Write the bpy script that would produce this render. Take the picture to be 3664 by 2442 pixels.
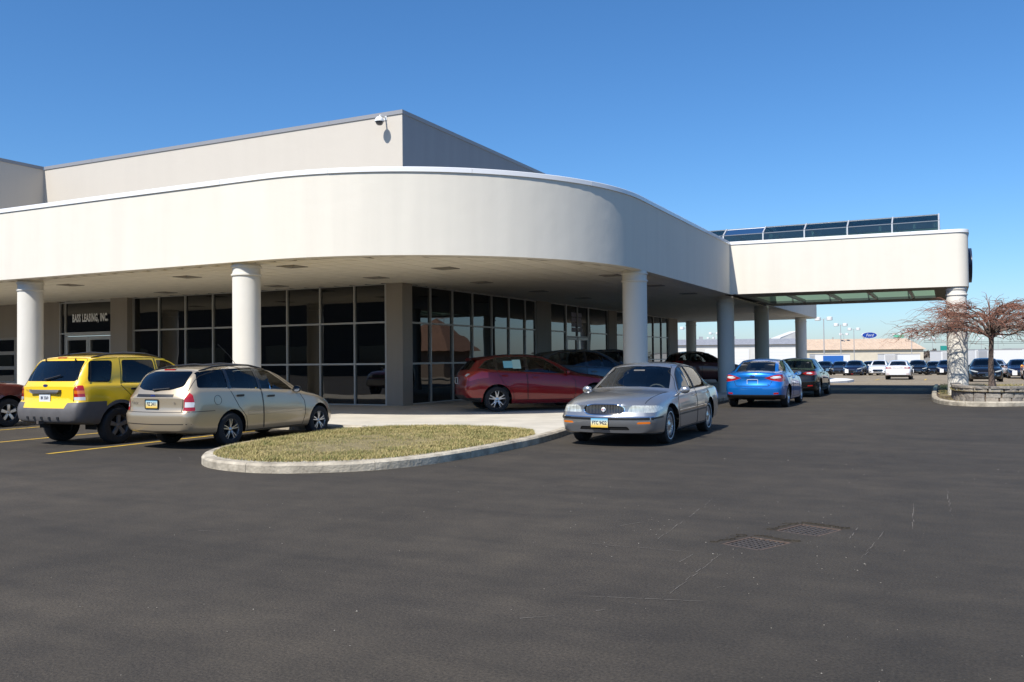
import bpy, bmesh, math, random
from mathutils import Vector, Matrix
from mathutils.bvhtree import BVHTree

# ------------------------------------------------------------------ camera, sky, sun, exposure
scene = bpy.context.scene
for o in list(bpy.data.objects):
    bpy.data.objects.remove(o, do_unlink=True)
COL = scene.collection
EYE = 1.5475
cam_data = bpy.data.cameras.new('camera')
cam_data.sensor_width = 36.0
cam_data.lens = 36.0 * 3146.1 / 3664.0
cam_data.clip_start = 0.1
cam_data.clip_end = 4000.0
cam = bpy.data.objects.new('camera', cam_data)
COL.objects.link(cam)
_r = Vector((0.89633214, 0.44326117, -0.01040343))
_f = Vector((-0.44300498, 0.8962899, 0.02027328))
_u = Vector((0.01831084, -0.01356282, 0.99974035))
cam.matrix_world = Matrix(((_r.x, _u.x, -_f.x, 0.0), (_r.y, _u.y, -_f.y, 0.0), (_r.z, _u.z, -_f.z, EYE), (0, 0, 0, 1)))
scene.camera = cam

SUN_TRAVEL = Vector((0.13, 0.82, -1.0)).normalized()
SUN_POS = -SUN_TRAVEL
SUN_EL = math.asin(SUN_POS.z)
SUN_AZ = math.atan2(SUN_POS.x, SUN_POS.y)          # clockwise from +Y
world = bpy.data.worlds.new('World')
scene.world = world
world.use_nodes = True
_nt = world.node_tree
_nt.nodes.clear()
_sky = _nt.nodes.new('ShaderNodeTexSky')
_sky.sky_type = 'NISHITA'
_sky.sun_disc = False
_sky.sun_elevation = SUN_EL
_sky.sun_rotation = SUN_AZ
_sky.altitude = 0.0
_sky.air_density = 1.0
_sky.dust_density = 0.55
_sky.ozone_density = 10.0
_bg = _nt.nodes.new('ShaderNodeBackground')
_bg.inputs['Strength'].default_value = 0.082
_wo = _nt.nodes.new('ShaderNodeOutputWorld')
_hs = _nt.nodes.new('ShaderNodeHueSaturation')
_hs.inputs['Saturation'].default_value = 1.1
_hs.inputs['Hue'].default_value = 0.4985
_nt.links.new(_sky.outputs[0], _hs.inputs['Color'])
_nt.links.new(_hs.outputs[0], _bg.inputs['Color'])
_nt.links.new(_bg.outputs[0], _wo.inputs['Surface'])

sun_data = bpy.data.lights.new('sun', 'SUN')
sun_data.energy = 3.4
sun_data.angle = math.radians(0.53)
sun_data.color = (1.0, 0.955, 0.88)
sun = bpy.data.objects.new('sun', sun_data)
COL.objects.link(sun)
sun.rotation_euler = SUN_TRAVEL.to_track_quat('-Z', 'Y').to_euler()
sun.location = SUN_POS * 200

scene.view_settings.view_transform = 'Standard'
scene.view_settings.look = 'None'
scene.view_settings.exposure = 0.9
scene.view_settings.gamma = 1.0
scene.view_settings.use_curve_mapping = False
scene.cycles.max_bounces = 8
scene.cycles.transparent_max_bounces = 16
scene.cycles.caustics_reflective = False
scene.cycles.caustics_refractive = False
RNG = random.Random(7)
# ------------------------------------------------------------------ helpers
MATS = {}


def node_mat(name):
    m = bpy.data.materials.new(name)
    m.use_nodes = True
    m.node_tree.nodes.clear()
    out = m.node_tree.nodes.new('ShaderNodeOutputMaterial')
    MATS[name] = m
    return m, m.node_tree, out


def pbr(name, col, rough=0.6, metal=0.0, spec=0.5, coat=0.0, noise=0.0, nscale=8.0, bump=0.0, bscale=60.0, emit=None, stretch=None, coat_rough=0.03, dirt=None):
    """Principled material with optional colour variation (noise) and fine relief (bump)."""
    if name in MATS:
        return MATS[name]
    m, nt, out = node_mat(name)
    b = nt.nodes.new('ShaderNodeBsdfPrincipled')
    c4 = (col[0], col[1], col[2], 1.0)
    b.inputs['Base Color'].default_value = c4
    b.inputs['Roughness'].default_value = rough
    b.inputs['Metallic'].default_value = metal
    b.inputs['Specular IOR Level'].default_value = spec
    if coat:
        b.inputs['Coat Weight'].default_value = coat
        b.inputs['Coat Roughness'].default_value = coat_rough
    if emit:
        b.inputs['Emission Color'].default_value = (emit[0], emit[1], emit[2], 1)
        b.inputs['Emission Strength'].default_value = emit[3]
    if noise or bump:
        tc = nt.nodes.new('ShaderNodeNewGeometry')
        src = tc.outputs['Position']
        if stretch:
            mp = nt.nodes.new('ShaderNodeMapping')
            mp.inputs['Scale'].default_value = stretch
            nt.links.new(src, mp.inputs['Vector'])
            src = mp.outputs[0]
    if noise:
        n = nt.nodes.new('ShaderNodeTexNoise')
        n.inputs['Scale'].default_value = nscale
        n.inputs['Detail'].default_value = 6.0
        n.inputs['Roughness'].default_value = 0.6
        nt.links.new(src, n.inputs['Vector'])
        rmp = nt.nodes.new('ShaderNodeValToRGB')
        lo = [max(0.0, c * (1 - noise)) for c in col]
        hi = [min(1.0, c * (1 + noise)) for c in col]
        if dirt:
            lo = dirt
        rmp.color_ramp.elements[0].position = 0.32
        rmp.color_ramp.elements[1].position = 0.68
        rmp.color_ramp.elements[0].color = (*lo, 1)
        rmp.color_ramp.elements[1].color = (*hi, 1)
        nt.links.new(n.outputs['Fac'], rmp.inputs[0])
        nt.links.new(rmp.outputs[0], b.inputs['Base Color'])
    if bump:
        n2 = nt.nodes.new('ShaderNodeTexNoise')
        n2.inputs['Scale'].default_value = bscale
        n2.inputs['Detail'].default_value = 4.0
        nt.links.new(src, n2.inputs['Vector'])
        bp_ = nt.nodes.new('ShaderNodeBump')
        bp_.inputs['Strength'].default_value = bump
        bp_.inputs['Distance'].default_value = 0.02
        nt.links.new(n2.outputs['Fac'], bp_.inputs['Height'])
        nt.links.new(bp_.outputs[0], b.inputs['Normal'])
    nt.links.new(b.outputs[0], out.inputs[0])
    return m


def glass_mat(name, tint, refl=1.0, rough=0.0, ior=1.5):
    """Thin tinted glazing: tinted straight-through light plus a Fresnel mirror."""
    if name in MATS:
        return MATS[name]
    m, nt, out = node_mat(name)
    tr = nt.nodes.new('ShaderNodeBsdfTransparent')
    tr.inputs[0].default_value = (*tint, 1)
    gl = nt.nodes.new('ShaderNodeBsdfGlossy')
    gl.inputs['Roughness'].default_value = rough
    gl.inputs[0].default_value = (refl, refl, refl, 1)
    fr = nt.nodes.new('ShaderNodeFresnel')
    fr.inputs['IOR'].default_value = ior
    mx = nt.nodes.new('ShaderNodeMixShader')
    nt.links.new(fr.outputs[0], mx.inputs[0])
    nt.links.new(tr.outputs[0], mx.inputs[1])
    nt.links.new(gl.outputs[0], mx.inputs[2])
    nt.links.new(mx.outputs[0], out.inputs[0])
    return m


def paint(name, col, metal=0.55, rough=0.32, spec=.5):
    return pbr(name, col, rough=rough, metal=metal, coat=1.0, coat_rough=0.02, spec=spec)


class MB:
    """Collects simple shapes into ONE mesh."""

    def __init__(self):
        self.v = []
        self.f = []

    def add(self, vs, fs):
        o = len(self.v)
        self.v += [tuple(v) for v in vs]
        self.f += [tuple(i + o for i in f) for f in fs]
        return self

    def box(self, x0, x1, y0, y1, z0, z1):
        vs = [(x, y, z) for z in (z0, z1) for y in (y0, y1) for x in (x0, x1)]
        return self.add(vs, [(0, 2, 3, 1), (4, 5, 7, 6), (0, 1, 5, 4), (2, 6, 7, 3), (0, 4, 6, 2), (1, 3, 7, 5)])

    def obox(self, c, ax, ay, az):
        """oriented box: centre, three half-extent vectors"""
        c, ax, ay, az = Vector(c), Vector(ax), Vector(ay), Vector(az)
        vs = [c + sx * ax + sy * ay + sz * az for sz in (-1, 1) for sy in (-1, 1) for sx in (-1, 1)]
        return self.add(vs, [(0, 2, 3, 1), (4, 5, 7, 6), (0, 1, 5, 4), (2, 6, 7, 3), (0, 4, 6, 2), (1, 3, 7, 5)])

    def bar(self, a, b, w, h=None, up=(0, 0, 1)):
        a, b = Vector(a), Vector(b)
        h = w if h is None else h
        d = (b - a)
        L = d.length
        d.normalize()
        u = Vector(up)
        s = d.cross(u)
        if s.length < 1e-4:
            s = d.cross(Vector((1, 0, 0)))
        s.normalize()
        u = s.cross(d)
        return self.obox((a + b) / 2, d * L / 2, s * w / 2, u * h / 2)

    def prism(self, poly, z0, z1):
        n = len(poly)
        vs = [(p[0], p[1], z0) for p in poly] + [(p[0], p[1], z1) for p in poly]
        fs = [tuple(reversed(range(n))), tuple(range(n, 2 * n))]
        fs += [(i, (i + 1) % n, n + (i + 1) % n, n + i) for i in range(n)]
        return self.add(vs, fs)

    def tube(self, path, rad, n=8, cap=True):
        path = [Vector(p) for p in path]
        if not isinstance(rad, (list, tuple)):
            rad = [rad] * len(path)
        vs, fs = [], []
        prev = None
        for i, p in enumerate(path):
            t = (path[min(i + 1, len(path) - 1)] - path[max(i - 1, 0)])
            if t.length < 1e-9:
                t = Vector((0, 0, 1))
            t.normalize()
            if prev is None:
                a = t.cross(Vector((0, 0, 1)))
                if a.length < 1e-3:
                    a = t.cross(Vector((1, 0, 0)))
            else:
                a = prev - t * prev.dot(t)
            a.normalize()
            prev = a
            b = t.cross(a)
            for k in range(n):
                an = 2 * math.pi * k / n
                vs.append(p + (a * math.cos(an) + b * math.sin(an)) * rad[i])
        for i in range(len(path) - 1):
            for k in range(n):
                fs.append((i * n + k, i * n + (k + 1) % n, (i + 1) * n + (k + 1) % n, (i + 1) * n + k))
        if cap:
            fs.append(tuple(reversed(range(n))))
            fs.append(tuple((len(path) - 1) * n + k for k in range(n)))
        return self.add(vs, fs)

    def lathe(self, prof, n=32, axis='z', c=(0, 0, 0), a0=0.0, a1=2 * math.pi):
        """profile of (radius, height) turned round an axis"""
        vs, fs = [], []
        full = abs(a1 - a0 - 2 * math.pi) < 1e-6
        m = n if full else n + 1
        for k in range(m):
            an = a0 + (a1 - a0) * k / n
            ca, sa = math.cos(an), math.sin(an)
            for r, h in prof:
                if axis == 'z':
                    p = (c[0] + r * ca, c[1] + r * sa, c[2] + h)
                elif axis == 'y':
                    p = (c[0] + r * ca, c[1] + h, c[2] + r * sa)
                else:
                    p = (c[0] + h, c[1] + r * ca, c[2] + r * sa)
                vs.append(p)
        q = len(prof)
        for k in range(n):
            k2 = (k + 1) % m if full else k + 1
            for i in range(q - 1):
                fs.append((k * q + i, k2 * q + i, k2 * q + i + 1, k * q + i + 1))
        return self.add(vs, fs)

    def mesh(self, name, smooth=None, fix=True):
        me = bpy.data.meshes.new(name)
        me.from_pydata(self.v, [], self.f)
        if fix:
            bm = bmesh.new()
            bm.from_mesh(me)
            bmesh.ops.recalc_face_normals(bm, faces=bm.faces[:])
            bm.to_mesh(me)
            bm.free()
        if smooth:
            me.shade_smooth()
            me.set_sharp_from_angle(angle=math.radians(smooth))
        me.update()
        return me

    def obj(self, name, m, parent=None, smooth=None, fix=True):
        return link(name, self.mesh(name, smooth, fix), m, parent)


def link(name, me, m=None, parent=None):
    o = bpy.data.objects.new(name, me)
    COL.objects.link(o)
    if m is not None and me is not None:
        if not me.materials:
            me.materials.append(m)
        else:
            o.material_slots[0].link = 'OBJECT'
            o.material_slots[0].material = m
    if parent is not None:
        o.parent = parent
    return o


def tag(o, label, cat, group=None):
    o['label'] = label
    o['category'] = cat
    if group:
        o['group'] = group
    return o


def structure(o, label=None):
    o['kind'] = 'structure'
    if label:
        o['label'] = label
    return o


def stuff(o, label=None, cat=None):
    o['kind'] = 'stuff'
    if label:
        o['label'] = label
    if cat:
        o['category'] = cat
    return o


def thing(name, label, cat, loc=(0, 0, 0), rz=0.0, group=None):
    o = bpy.data.objects.new(name, None)
    o.empty_display_size = 0.3
    COL.objects.link(o)
    o.location = loc
    o.rotation_euler = (0, 0, rz)
    tag(o, label, cat, group)
    return o


KIDS = {}


def kids(o):
    return [c for c in bpy.data.objects if c.parent == o]


def copy_tree(o, parent=None, swap=None, cache=None):
    """a thing with copies of its parts and sub-parts (mesh data shared); swap: {material name: material}"""
    if cache is None:
        cache = {}
        for c in bpy.data.objects:
            if c.parent:
                cache.setdefault(c.parent.name, []).append(c)
    n = o.copy()
    COL.objects.link(n)
    n.parent = parent
    if swap and n.type == 'MESH':
        for s in n.material_slots:
            if s.material and s.material.name in swap:
                nm = swap[s.material.name]
                s.link = 'OBJECT'
                s.material = nm
    for ch in cache.get(o.name, []):
        copy_tree(ch, n, swap, cache)
    return n


def text_mesh(txt, size, name='lettering', shear=0.0, xs=1.0, spacing=1.0, depth=0.0, offset=0.0):
    cu = bpy.data.curves.new(name, 'FONT')
    cu.body = txt
    cu.size = size
    cu.align_x = 'CENTER'
    cu.align_y = 'CENTER'
    cu.shear = shear
    cu.space_character = spacing
    cu.extrude = depth
    cu.offset = offset
    cu.resolution_u = 3
    o = bpy.data.objects.new(name, cu)
    me = bpy.data.meshes.new_from_object(o)
    bpy.data.objects.remove(o)
    bpy.data.curves.remove(cu)
    if xs != 1.0:
        for v in me.vertices:
            v.co.x *= xs
    return me


def pchip(pts):
    """monotone cubic through (x, y) points"""
    pts = sorted(pts)
    X = [p[0] for p in pts]
    Y = [p[1] for p in pts]
    n = len(X)
    if n == 1:
        return lambda x: Y[0]
    h = [X[i + 1] - X[i] for i in range(n - 1)]
    d = [(Y[i + 1] - Y[i]) / h[i] for i in range(n - 1)]
    m = [0.0] * n
    m[0], m[-1] = d[0], d[-1]
    for i in range(1, n - 1):
        if d[i - 1] * d[i] > 0:
            w1, w2 = 2 * h[i] + h[i - 1], h[i] + 2 * h[i - 1]
            m[i] = (w1 + w2) / (w1 / d[i - 1] + w2 / d[i])

    def f(x):
        if x <= X[0]:
            return Y[0]
        if x >= X[-1]:
            return Y[-1]
        i = 0
        while x > X[i + 1]:
            i += 1
        t = (x - X[i]) / h[i]
        t2, t3 = t * t, t * t * t
        return (2 * t3 - 3 * t2 + 1) * Y[i] + (t3 - 2 * t2 + t) * h[i] * m[i] + (3 * t2 - 2 * t3) * Y[i + 1] + (t3 - t2) * h[i] * m[i + 1]
    return f


def inside(p, poly):
    x, y = p
    r = False
    j = len(poly) - 1
    for i in range(len(poly)):
        xi, yi = poly[i]
        xj, yj = poly[j]
        if (yi > y) != (yj > y) and x < (xj - xi) * (y - yi) / (yj - yi) + xi:
            r = not r
        j = i
    return r


def rounded(poly, r, n=3):
    """polygon with its corners rounded by about r"""
    out = []
    N = len(poly)
    for i in range(N):
        p0, p1, p2 = Vector(poly[i - 1]), Vector(poly[i]), Vector(poly[(i + 1) % N])
        a, b = (p0 - p1), (p2 - p1)
        ra = min(r, a.length * 0.45)
        rb = min(r, b.length * 0.45)
        s, e = p1 + a.normalized() * ra, p1 + b.normalized() * rb
        for k in range(n + 1):
            t = k / n
            q = s * (1 - t) ** 2 + p1 * 2 * t * (1 - t) + e * t * t
            out.append((q.x, q.y))
    return out
# ------------------------------------------------------------------ surface materials
def asphalt_mat(name, base, tone, patch, crackle=True):
    m, nt, out = node_mat(name)
    N = nt.nodes.new
    Lk = nt.links.new
    b = N('ShaderNodeBsdfPrincipled')
    b.inputs['Roughness'].default_value = .88
    b.inputs['Specular IOR Level'].default_value = .35
    g = N('ShaderNodeNewGeometry')

    def noise(scale, detail, stretch=None, rot=0.0, rough=.6):
        n = N('ShaderNodeTexNoise')
        n.inputs['Scale'].default_value = scale
        n.inputs['Detail'].default_value = detail
        n.inputs['Roughness'].default_value = rough
        if stretch:
            mp = N('ShaderNodeMapping')
            mp.inputs['Scale'].default_value = stretch
            mp.inputs['Rotation'].default_value = (0, 0, rot)
            Lk(g.outputs['Position'], mp.inputs['Vector'])
            Lk(mp.outputs[0], n.inputs['Vector'])
        else:
            Lk(g.outputs['Position'], n.inputs['Vector'])
        return n.outputs['Fac']

    def ramp(src, p0, p1, c0, c1):
        r = N('ShaderNodeValToRGB')
        r.color_ramp.elements[0].position, r.color_ramp.elements[1].position = p0, p1
        r.color_ramp.elements[0].color, r.color_ramp.elements[1].color = (*c0, 1), (*c1, 1)
        Lk(src, r.inputs[0])
        return r.outputs[0]

    def mix(kind, fac, a, c):
        x = N('ShaderNodeMix')
        x.data_type = 'RGBA'
        x.blend_type = kind
        x.inputs[0].default_value = fac if not hasattr(fac, 'node') else 1.0
        if hasattr(fac, 'node'):
            Lk(fac, x.inputs[0])
        Lk(a, x.inputs[6])
        Lk(c, x.inputs[7])
        return x.outputs[2]
    lo, hi = tone
    big = ramp(noise(.22, 4, (1.0, .55, 1), .25), .3, .7, tuple(c * lo for c in base), tuple(c * hi for c in base))
    lanes = ramp(noise(.7, 9, (.13, 1.5, 1), .30, .68), .3, .7, (.78, .785, .80), (1.2, 1.18, 1.14))
    col = mix('MULTIPLY', 1.0, big, lanes)
    mott = ramp(noise(1.7, 8, None, 0, .68), .33, .68, (.80, .80, .81), (1.19, 1.17, 1.13))
    col = mix('MULTIPLY', 1.0, col, mott)
    lanes2 = ramp(noise(2.2, 6, (.12, 1.3, 1), .22, .6), .3, .75, (.91, .91, .91), (1.09, 1.085, 1.08))
    col = mix('MULTIPLY', 1.0, col, lanes2)
    grain = ramp(noise(55.0, 3), .3, .72, (.62, .62, .63), (1.46, 1.43, 1.40))
    col = mix('MULTIPLY', 1.0, col, grain)
    vor = N('ShaderNodeTexVoronoi')
    vor.inputs['Scale'].default_value = 38.0
    Lk(g.outputs['Position'], vor.inputs['Vector'])
    sp = ramp(vor.outputs['Distance'], .05, .12, (1, 1, 1), (0, 0, 0))
    sel = ramp(noise(9.0, 2), .56, .66, (0, 0, 0), (1, 1, 1))
    spk = mix('MULTIPLY', 1.0, sp, sel)
    rgb = N('ShaderNodeRGB')
    rgb.outputs[0].default_value = (*patch, 1)
    bw = N('ShaderNodeRGBToBW')
    Lk(spk, bw.inputs[0])
    sc = N('ShaderNodeMath')
    sc.operation = 'MULTIPLY'
    sc.inputs[1].default_value = .45
    Lk(bw.outputs[0], sc.inputs[0])
    col = mix('MIX', sc.outputs[0], col, rgb.outputs[0])
    Lk(col, b.inputs['Base Color'])
    bu = N('ShaderNodeBump')
    bu.inputs['Strength'].default_value = .55
    bu.inputs['Distance'].default_value = .012
    Lk(noise(70.0, 4), bu.inputs['Height'])
    Lk(bu.outputs[0], b.inputs['Normal'])
    Lk(b.outputs[0], out.inputs[0])
    return m


def stucco_mat(name, col, streak):
    """painted render: fine relief and faint vertical weather streaks"""
    m, nt, out = node_mat(name)
    N, Lk = nt.nodes.new, nt.links.new
    b = N('ShaderNodeBsdfPrincipled')
    b.inputs['Roughness'].default_value = .85
    b.inputs['Specular IOR Level'].default_value = .25
    g = N('ShaderNodeNewGeometry')
    mp = N('ShaderNodeMapping')
    mp.inputs['Scale'].default_value = (2.2, 2.2, .22)
    Lk(g.outputs['Position'], mp.inputs['Vector'])
    n = N('ShaderNodeTexNoise')
    n.inputs['Scale'].default_value = 1.0
    n.inputs['Detail'].default_value = 7
    Lk(mp.outputs[0], n.inputs['Vector'])
    r = N('ShaderNodeValToRGB')
    r.color_ramp.elements[0].position, r.color_ramp.elements[1].position = .34, .62
    r.color_ramp.elements[0].color = (*[c * (1 - streak) for c in col], 1)
    r.color_ramp.elements[1].color = (*col, 1)
    Lk(n.outputs['Fac'], r.inputs[0])
    Lk(r.outputs[0], b.inputs['Base Color'])
    n2 = N('ShaderNodeTexNoise')
    n2.inputs['Scale'].default_value = 45
    n2.inputs['Detail'].default_value = 5
    Lk(g.outputs['Position'], n2.inputs['Vector'])
    bu = N('ShaderNodeBump')
    bu.inputs['Strength'].default_value = .22
    bu.inputs['Distance'].default_value = .008
    Lk(n2.outputs['Fac'], bu.inputs['Height'])
    n3 = N('ShaderNodeTexNoise')
    n3.inputs['Scale'].default_value = 2.2
    n3.inputs['Detail'].default_value = 3
    Lk(g.outputs['Position'], n3.inputs['Vector'])
    bu2 = N('ShaderNodeBump')
    bu2.inputs['Strength'].default_value = .14
    bu2.inputs['Distance'].default_value = .05
    Lk(n3.outputs['Fac'], bu2.inputs['Height'])
    Lk(bu.outputs[0], bu2.inputs['Normal'])
    Lk(bu2.outputs[0], b.inputs['Normal'])
    Lk(b.outputs[0], out.inputs[0])
    return m


M_asphalt = asphalt_mat('new_asphalt', (.0455, .0395, .0315), (.78, 1.2), (.34, .31, .27))
M_oldlot = asphalt_mat('old_asphalt', (.245, .205, .145), (.85, 1.15), (.34, .31, .27))
M_stucco = stucco_mat('white_stucco', (.725, .678, .585), .05)
M_block = stucco_mat('beige_stucco', (.54, .495, .43), .02)
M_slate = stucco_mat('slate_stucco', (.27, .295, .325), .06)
M_wall = stucco_mat('taupe_stucco', (.30, .265, .225), .08)
M_conc = pbr('concrete_walk', (.50, .46, .385), .85, noise=.12, nscale=1.2, bump=.25, bscale=40)
M_kerb = pbr('concrete_kerb', (.43, .38, .295), .88, noise=.25, nscale=3.2, bump=.6, bscale=28, dirt=(.22, .19, .145))
M_coping = pbr('white_coping', (.80, .80, .80), .35, .0, coat=.3)
M_coping_d = pbr('grey_coping', (.26, .26, .27), .4)
M_alum = pbr('aluminium_mullion', (.42, .41, .385), .45, .3)
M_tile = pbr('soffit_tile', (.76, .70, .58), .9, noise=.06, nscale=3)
M_diff = pbr('diffuser_metal', (.34, .31, .26), .7)
M_glass = None


def tinted_window(name, ior=1.75):
    m, nt, out = node_mat(name)
    b = nt.nodes.new('ShaderNodeBsdfPrincipled')
    b.inputs['Base Color'].default_value = (.004, .005, .006, 1)
    b.inputs['Roughness'].default_value = .015
    b.inputs['IOR'].default_value = ior
    g = nt.nodes.new('ShaderNodeNewGeometry')
    n = nt.nodes.new('ShaderNodeTexNoise')
    n.inputs['Scale'].default_value = .9
    n.inputs['Detail'].default_value = 1
    nt.links.new(g.outputs['Position'], n.inputs['Vector'])
    bu = nt.nodes.new('ShaderNodeBump')
    bu.inputs['Strength'].default_value = .05
    bu.inputs['Distance'].default_value = .05
    nt.links.new(n.outputs['Fac'], bu.inputs['Height'])
    nt.links.new(bu.outputs[0], b.inputs['Normal'])
    nt.links.new(b.outputs[0], out.inputs[0])
    return m


M_glass = tinted_window('tinted_window_glass')
M_yellow = pbr('yellow_line_paint', (.62, .38, .02), .7, noise=.25, nscale=9, dirt=(.34, .23, .05))
M_whiteline = pbr('white_line_paint', (.72, .72, .70), .7, noise=.15, nscale=9)
M_soil = pbr('mulch_soil', (.10, .07, .045), .95, noise=.3, nscale=12, bump=.5, bscale=40)
M_turf = pbr('turf_soil', (.19, .155, .075), .95, noise=.35, nscale=6, bump=.4, bscale=40, dirt=(.12, .095, .05))

# ------------------------------------------------------------------ ground
ground = MB().add([(-1500, -1500, -1.56), (1500, -1500, -1.56), (1500, 1500, -1.56), (-1500, 1500, -1.56)], [(0, 1, 2, 3)]).obj('ground', pbr('far_ground', (.20, .18, .14), .9, noise=.2, nscale=.02))
structure(ground)
DRAINS = ([(-1.71, 7.31), (-1.54, 7.71), (-1.17, 7.59), (-1.37, 7.18)], [(-1.40, 8.05), (-1.23, 8.47), (-.85, 8.34), (-1.02, 7.93)])
from mathutils.geometry import delaunay_2d_cdt
_pv = [Vector(p) for p in ((-70, -45), (60, -45), (60, 49.3), (-70, 49.3))]
_pe = [(0, 1), (1, 2), (2, 3), (3, 0)]
for dq in DRAINS:
    k = len(_pv)
    _pv += [Vector(p) for p in dq]
    _pe += [(k, k + 1), (k + 1, k + 2), (k + 2, k + 3), (k + 3, k)]
_rv, _re, _rf = delaunay_2d_cdt(_pv, _pe, [], 0, 1e-5)[:3]
_keep = []
for t in _rf:
    c = sum((_rv[i] for i in t), Vector((0, 0))) / len(t)
    if not any(inside((c.x, c.y), dq) for dq in DRAINS):
        _keep.append(tuple(t))
lot = MB().add([(v.x, v.y, 0) for v in _rv], _keep).obj('parking_lot', M_asphalt, fix=False)
if lot.data.polygons[0].normal.z < 0:
    lot.data.flip_normals()
structure(lot)
# the older lot beyond the drive-through falls gently away to the street
FALL = pchip([(49.3, -.004), (58, -.10), (70, -.30), (93, -.42), (102, -.62), (112, -1.1), (124, -1.47), (136, -1.5), (190, -1.5)])
_ys = [49.3 + 2.0 * k for k in range(44)] + [150, 190]
old_lot = MB().add([(x, y, FALL(y)) for y in _ys for x in (-130, 150)], [(2 * k, 2 * k + 1, 2 * k + 3, 2 * k + 2) for k in range(len(_ys) - 1)]).obj('far_parking_lot', M_oldlot, smooth=60)
structure(old_lot)

ISLAND = [(-11.32, 15.6), (-11.30, 13.4), (-11.24, 12.2), (-11.08, 11.5), (-10.85, 10.9), (-10.55, 10.35), (-10.15, 9.88), (-9.6, 9.53), (-8.95, 9.38), (-8.4, 9.42), (-7.9, 9.66), (-7.35, 10.12), (-6.98, 10.75), (-6.78, 11.6), (-6.68, 12.6), (-6.66, 13.6), (-6.68, 14.6), (-6.78, 15.6), (-6.92, 16.6), (-7.0, 17.6), (-7.05, 19.5)]


def smooth_path(P, n=4):
    out = []
    for i in range(len(P) - 1):
        p0, p1, p2, p3 = (Vector((*P[max(0, min(len(P) - 1, j))], 0)) for j in (i - 1, i, i + 1, i + 2))
        for k in range(n):
            t = k / n
            q = .5 * (2 * p1 + (p2 - p0) * t + (2 * p0 - 5 * p1 + 4 * p2 - p3) * t * t + (3 * p1 - p0 - 3 * p2 + p3) * t ** 3)
            out.append((q.x, q.y))
    out.append(P[-1])
    return out


isl = smooth_path(ISLAND)
edge = [(-46.0, 15.6)] + isl + [(-7.05, y) for y in range(22, 62, 3)]


def offset_path(P, d):
    out = []
    for i, p in enumerate(P):
        a, b = P[max(0, i - 1)], P[min(len(P) - 1, i + 1)]
        t = Vector((b[0] - a[0], b[1] - a[1]))
        t.normalize()
        out.append((p[0] - t.y * d, p[1] + t.x * d))
    return out


inner = offset_path(edge, .17)
walk = MB().prism(inner + [(inner[-1][0], 62), (-46, 62)], -.05, .128).obj('pavement', M_conc)
structure(walk)
# kerb stones along the edge of the pavement
KERB_H = .135


def kerb_run(path, width, h, step, parent, mat, inward=1.0, r=.03):
    acc, start = 0.0, 0
    dense = [path[0]]
    for i in range(1, len(path)):
        a, b = Vector(path[i - 1]), Vector(path[i])
        n = max(1, int((b - a).length / .35))
        for k in range(1, n + 1):
            q = a + (b - a) * k / n
            dense.append((q.x, q.y))
    segs, cur, acc = [], [dense[0]], 0.0
    for i in range(1, len(dense)):
        acc += (Vector(dense[i]) - Vector(dense[i - 1])).length
        cur.append(dense[i])
        if acc > step:
            segs.append(cur)
            cur, acc = [dense[i]], 0.0
    if len(cur) > 1:
        segs.append(cur)
    for s in segs:
        a, b = Vector(s[0]), Vector(s[1])
        s[0] = tuple(a + (b - a).normalized() * .004)
        a, b = Vector(s[-1]), Vector(s[-2])
        s[-1] = tuple(a + (b - a).normalized() * .004)
        o0 = s
        o1 = offset_path(s, r * inward)
        o2 = offset_path(s, width * inward)
        dz = RNG.uniform(-.004, .004)
        vs, fs = [], []
        for p, p1, q in zip(o0, o1, o2):
            vs += [(p[0], p[1], -.05), (p[0], p[1], h - r + dz), (p1[0], p1[1], h + dz), (q[0], q[1], h + dz), (q[0], q[1], -.05)]
        for i in range(len(s) - 1):
            for k in range(4):
                fs.append((i * 5 + k, i * 5 + 5 + k, i * 5 + 6 + k, i * 5 + k + 1))
        fs += [(0, 1, 2, 3, 4), tuple(len(vs) - 5 + k for k in (4, 3, 2, 1, 0))]
        MB().add(vs, fs).obj('kerb_stone', mat, parent)


kerb_run([(-46.0, 15.6), (-38, 15.6), (-30, 15.6), (-22, 15.6), (-14, 15.6), (-11.36, 15.6)], .165, KERB_H, 3.0, walk, M_kerb)
kerb_run(isl, .165, KERB_H, 1.7, walk, M_kerb)
kerb_run([(-7.05, 19.5), (-7.05, 30), (-7.05, 45), (-7.05, 62)], .165, KERB_H, 3.0, walk, M_kerb)


def stripe(name, x0, x1, y0, y1, mat, label, cat, group=None, z=.004):
    o = MB().add([(x0, y0, z), (x1, y0, z), (x1, y1, z), (x0, y1, z)], [(0, 1, 2, 3)]).obj(name, mat, fix=False)
    tag(o, label, cat, group)
    return o


for x, y0, lab in ((-13.85, 10.0, 'long yellow parking line on asphalt beside the gold station wagon'), (-16.85, 9.8, 'yellow parking line on asphalt left of the yellow sport utility'), (-19.93, 9.9, 'yellow parking line at left edge beside the dark red vehicle')):
    stripe('parking_line', x - .05, x + .05, y0, 15.5, M_yellow, lab, 'line', 'yellow parking lines by the pavement')

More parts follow.
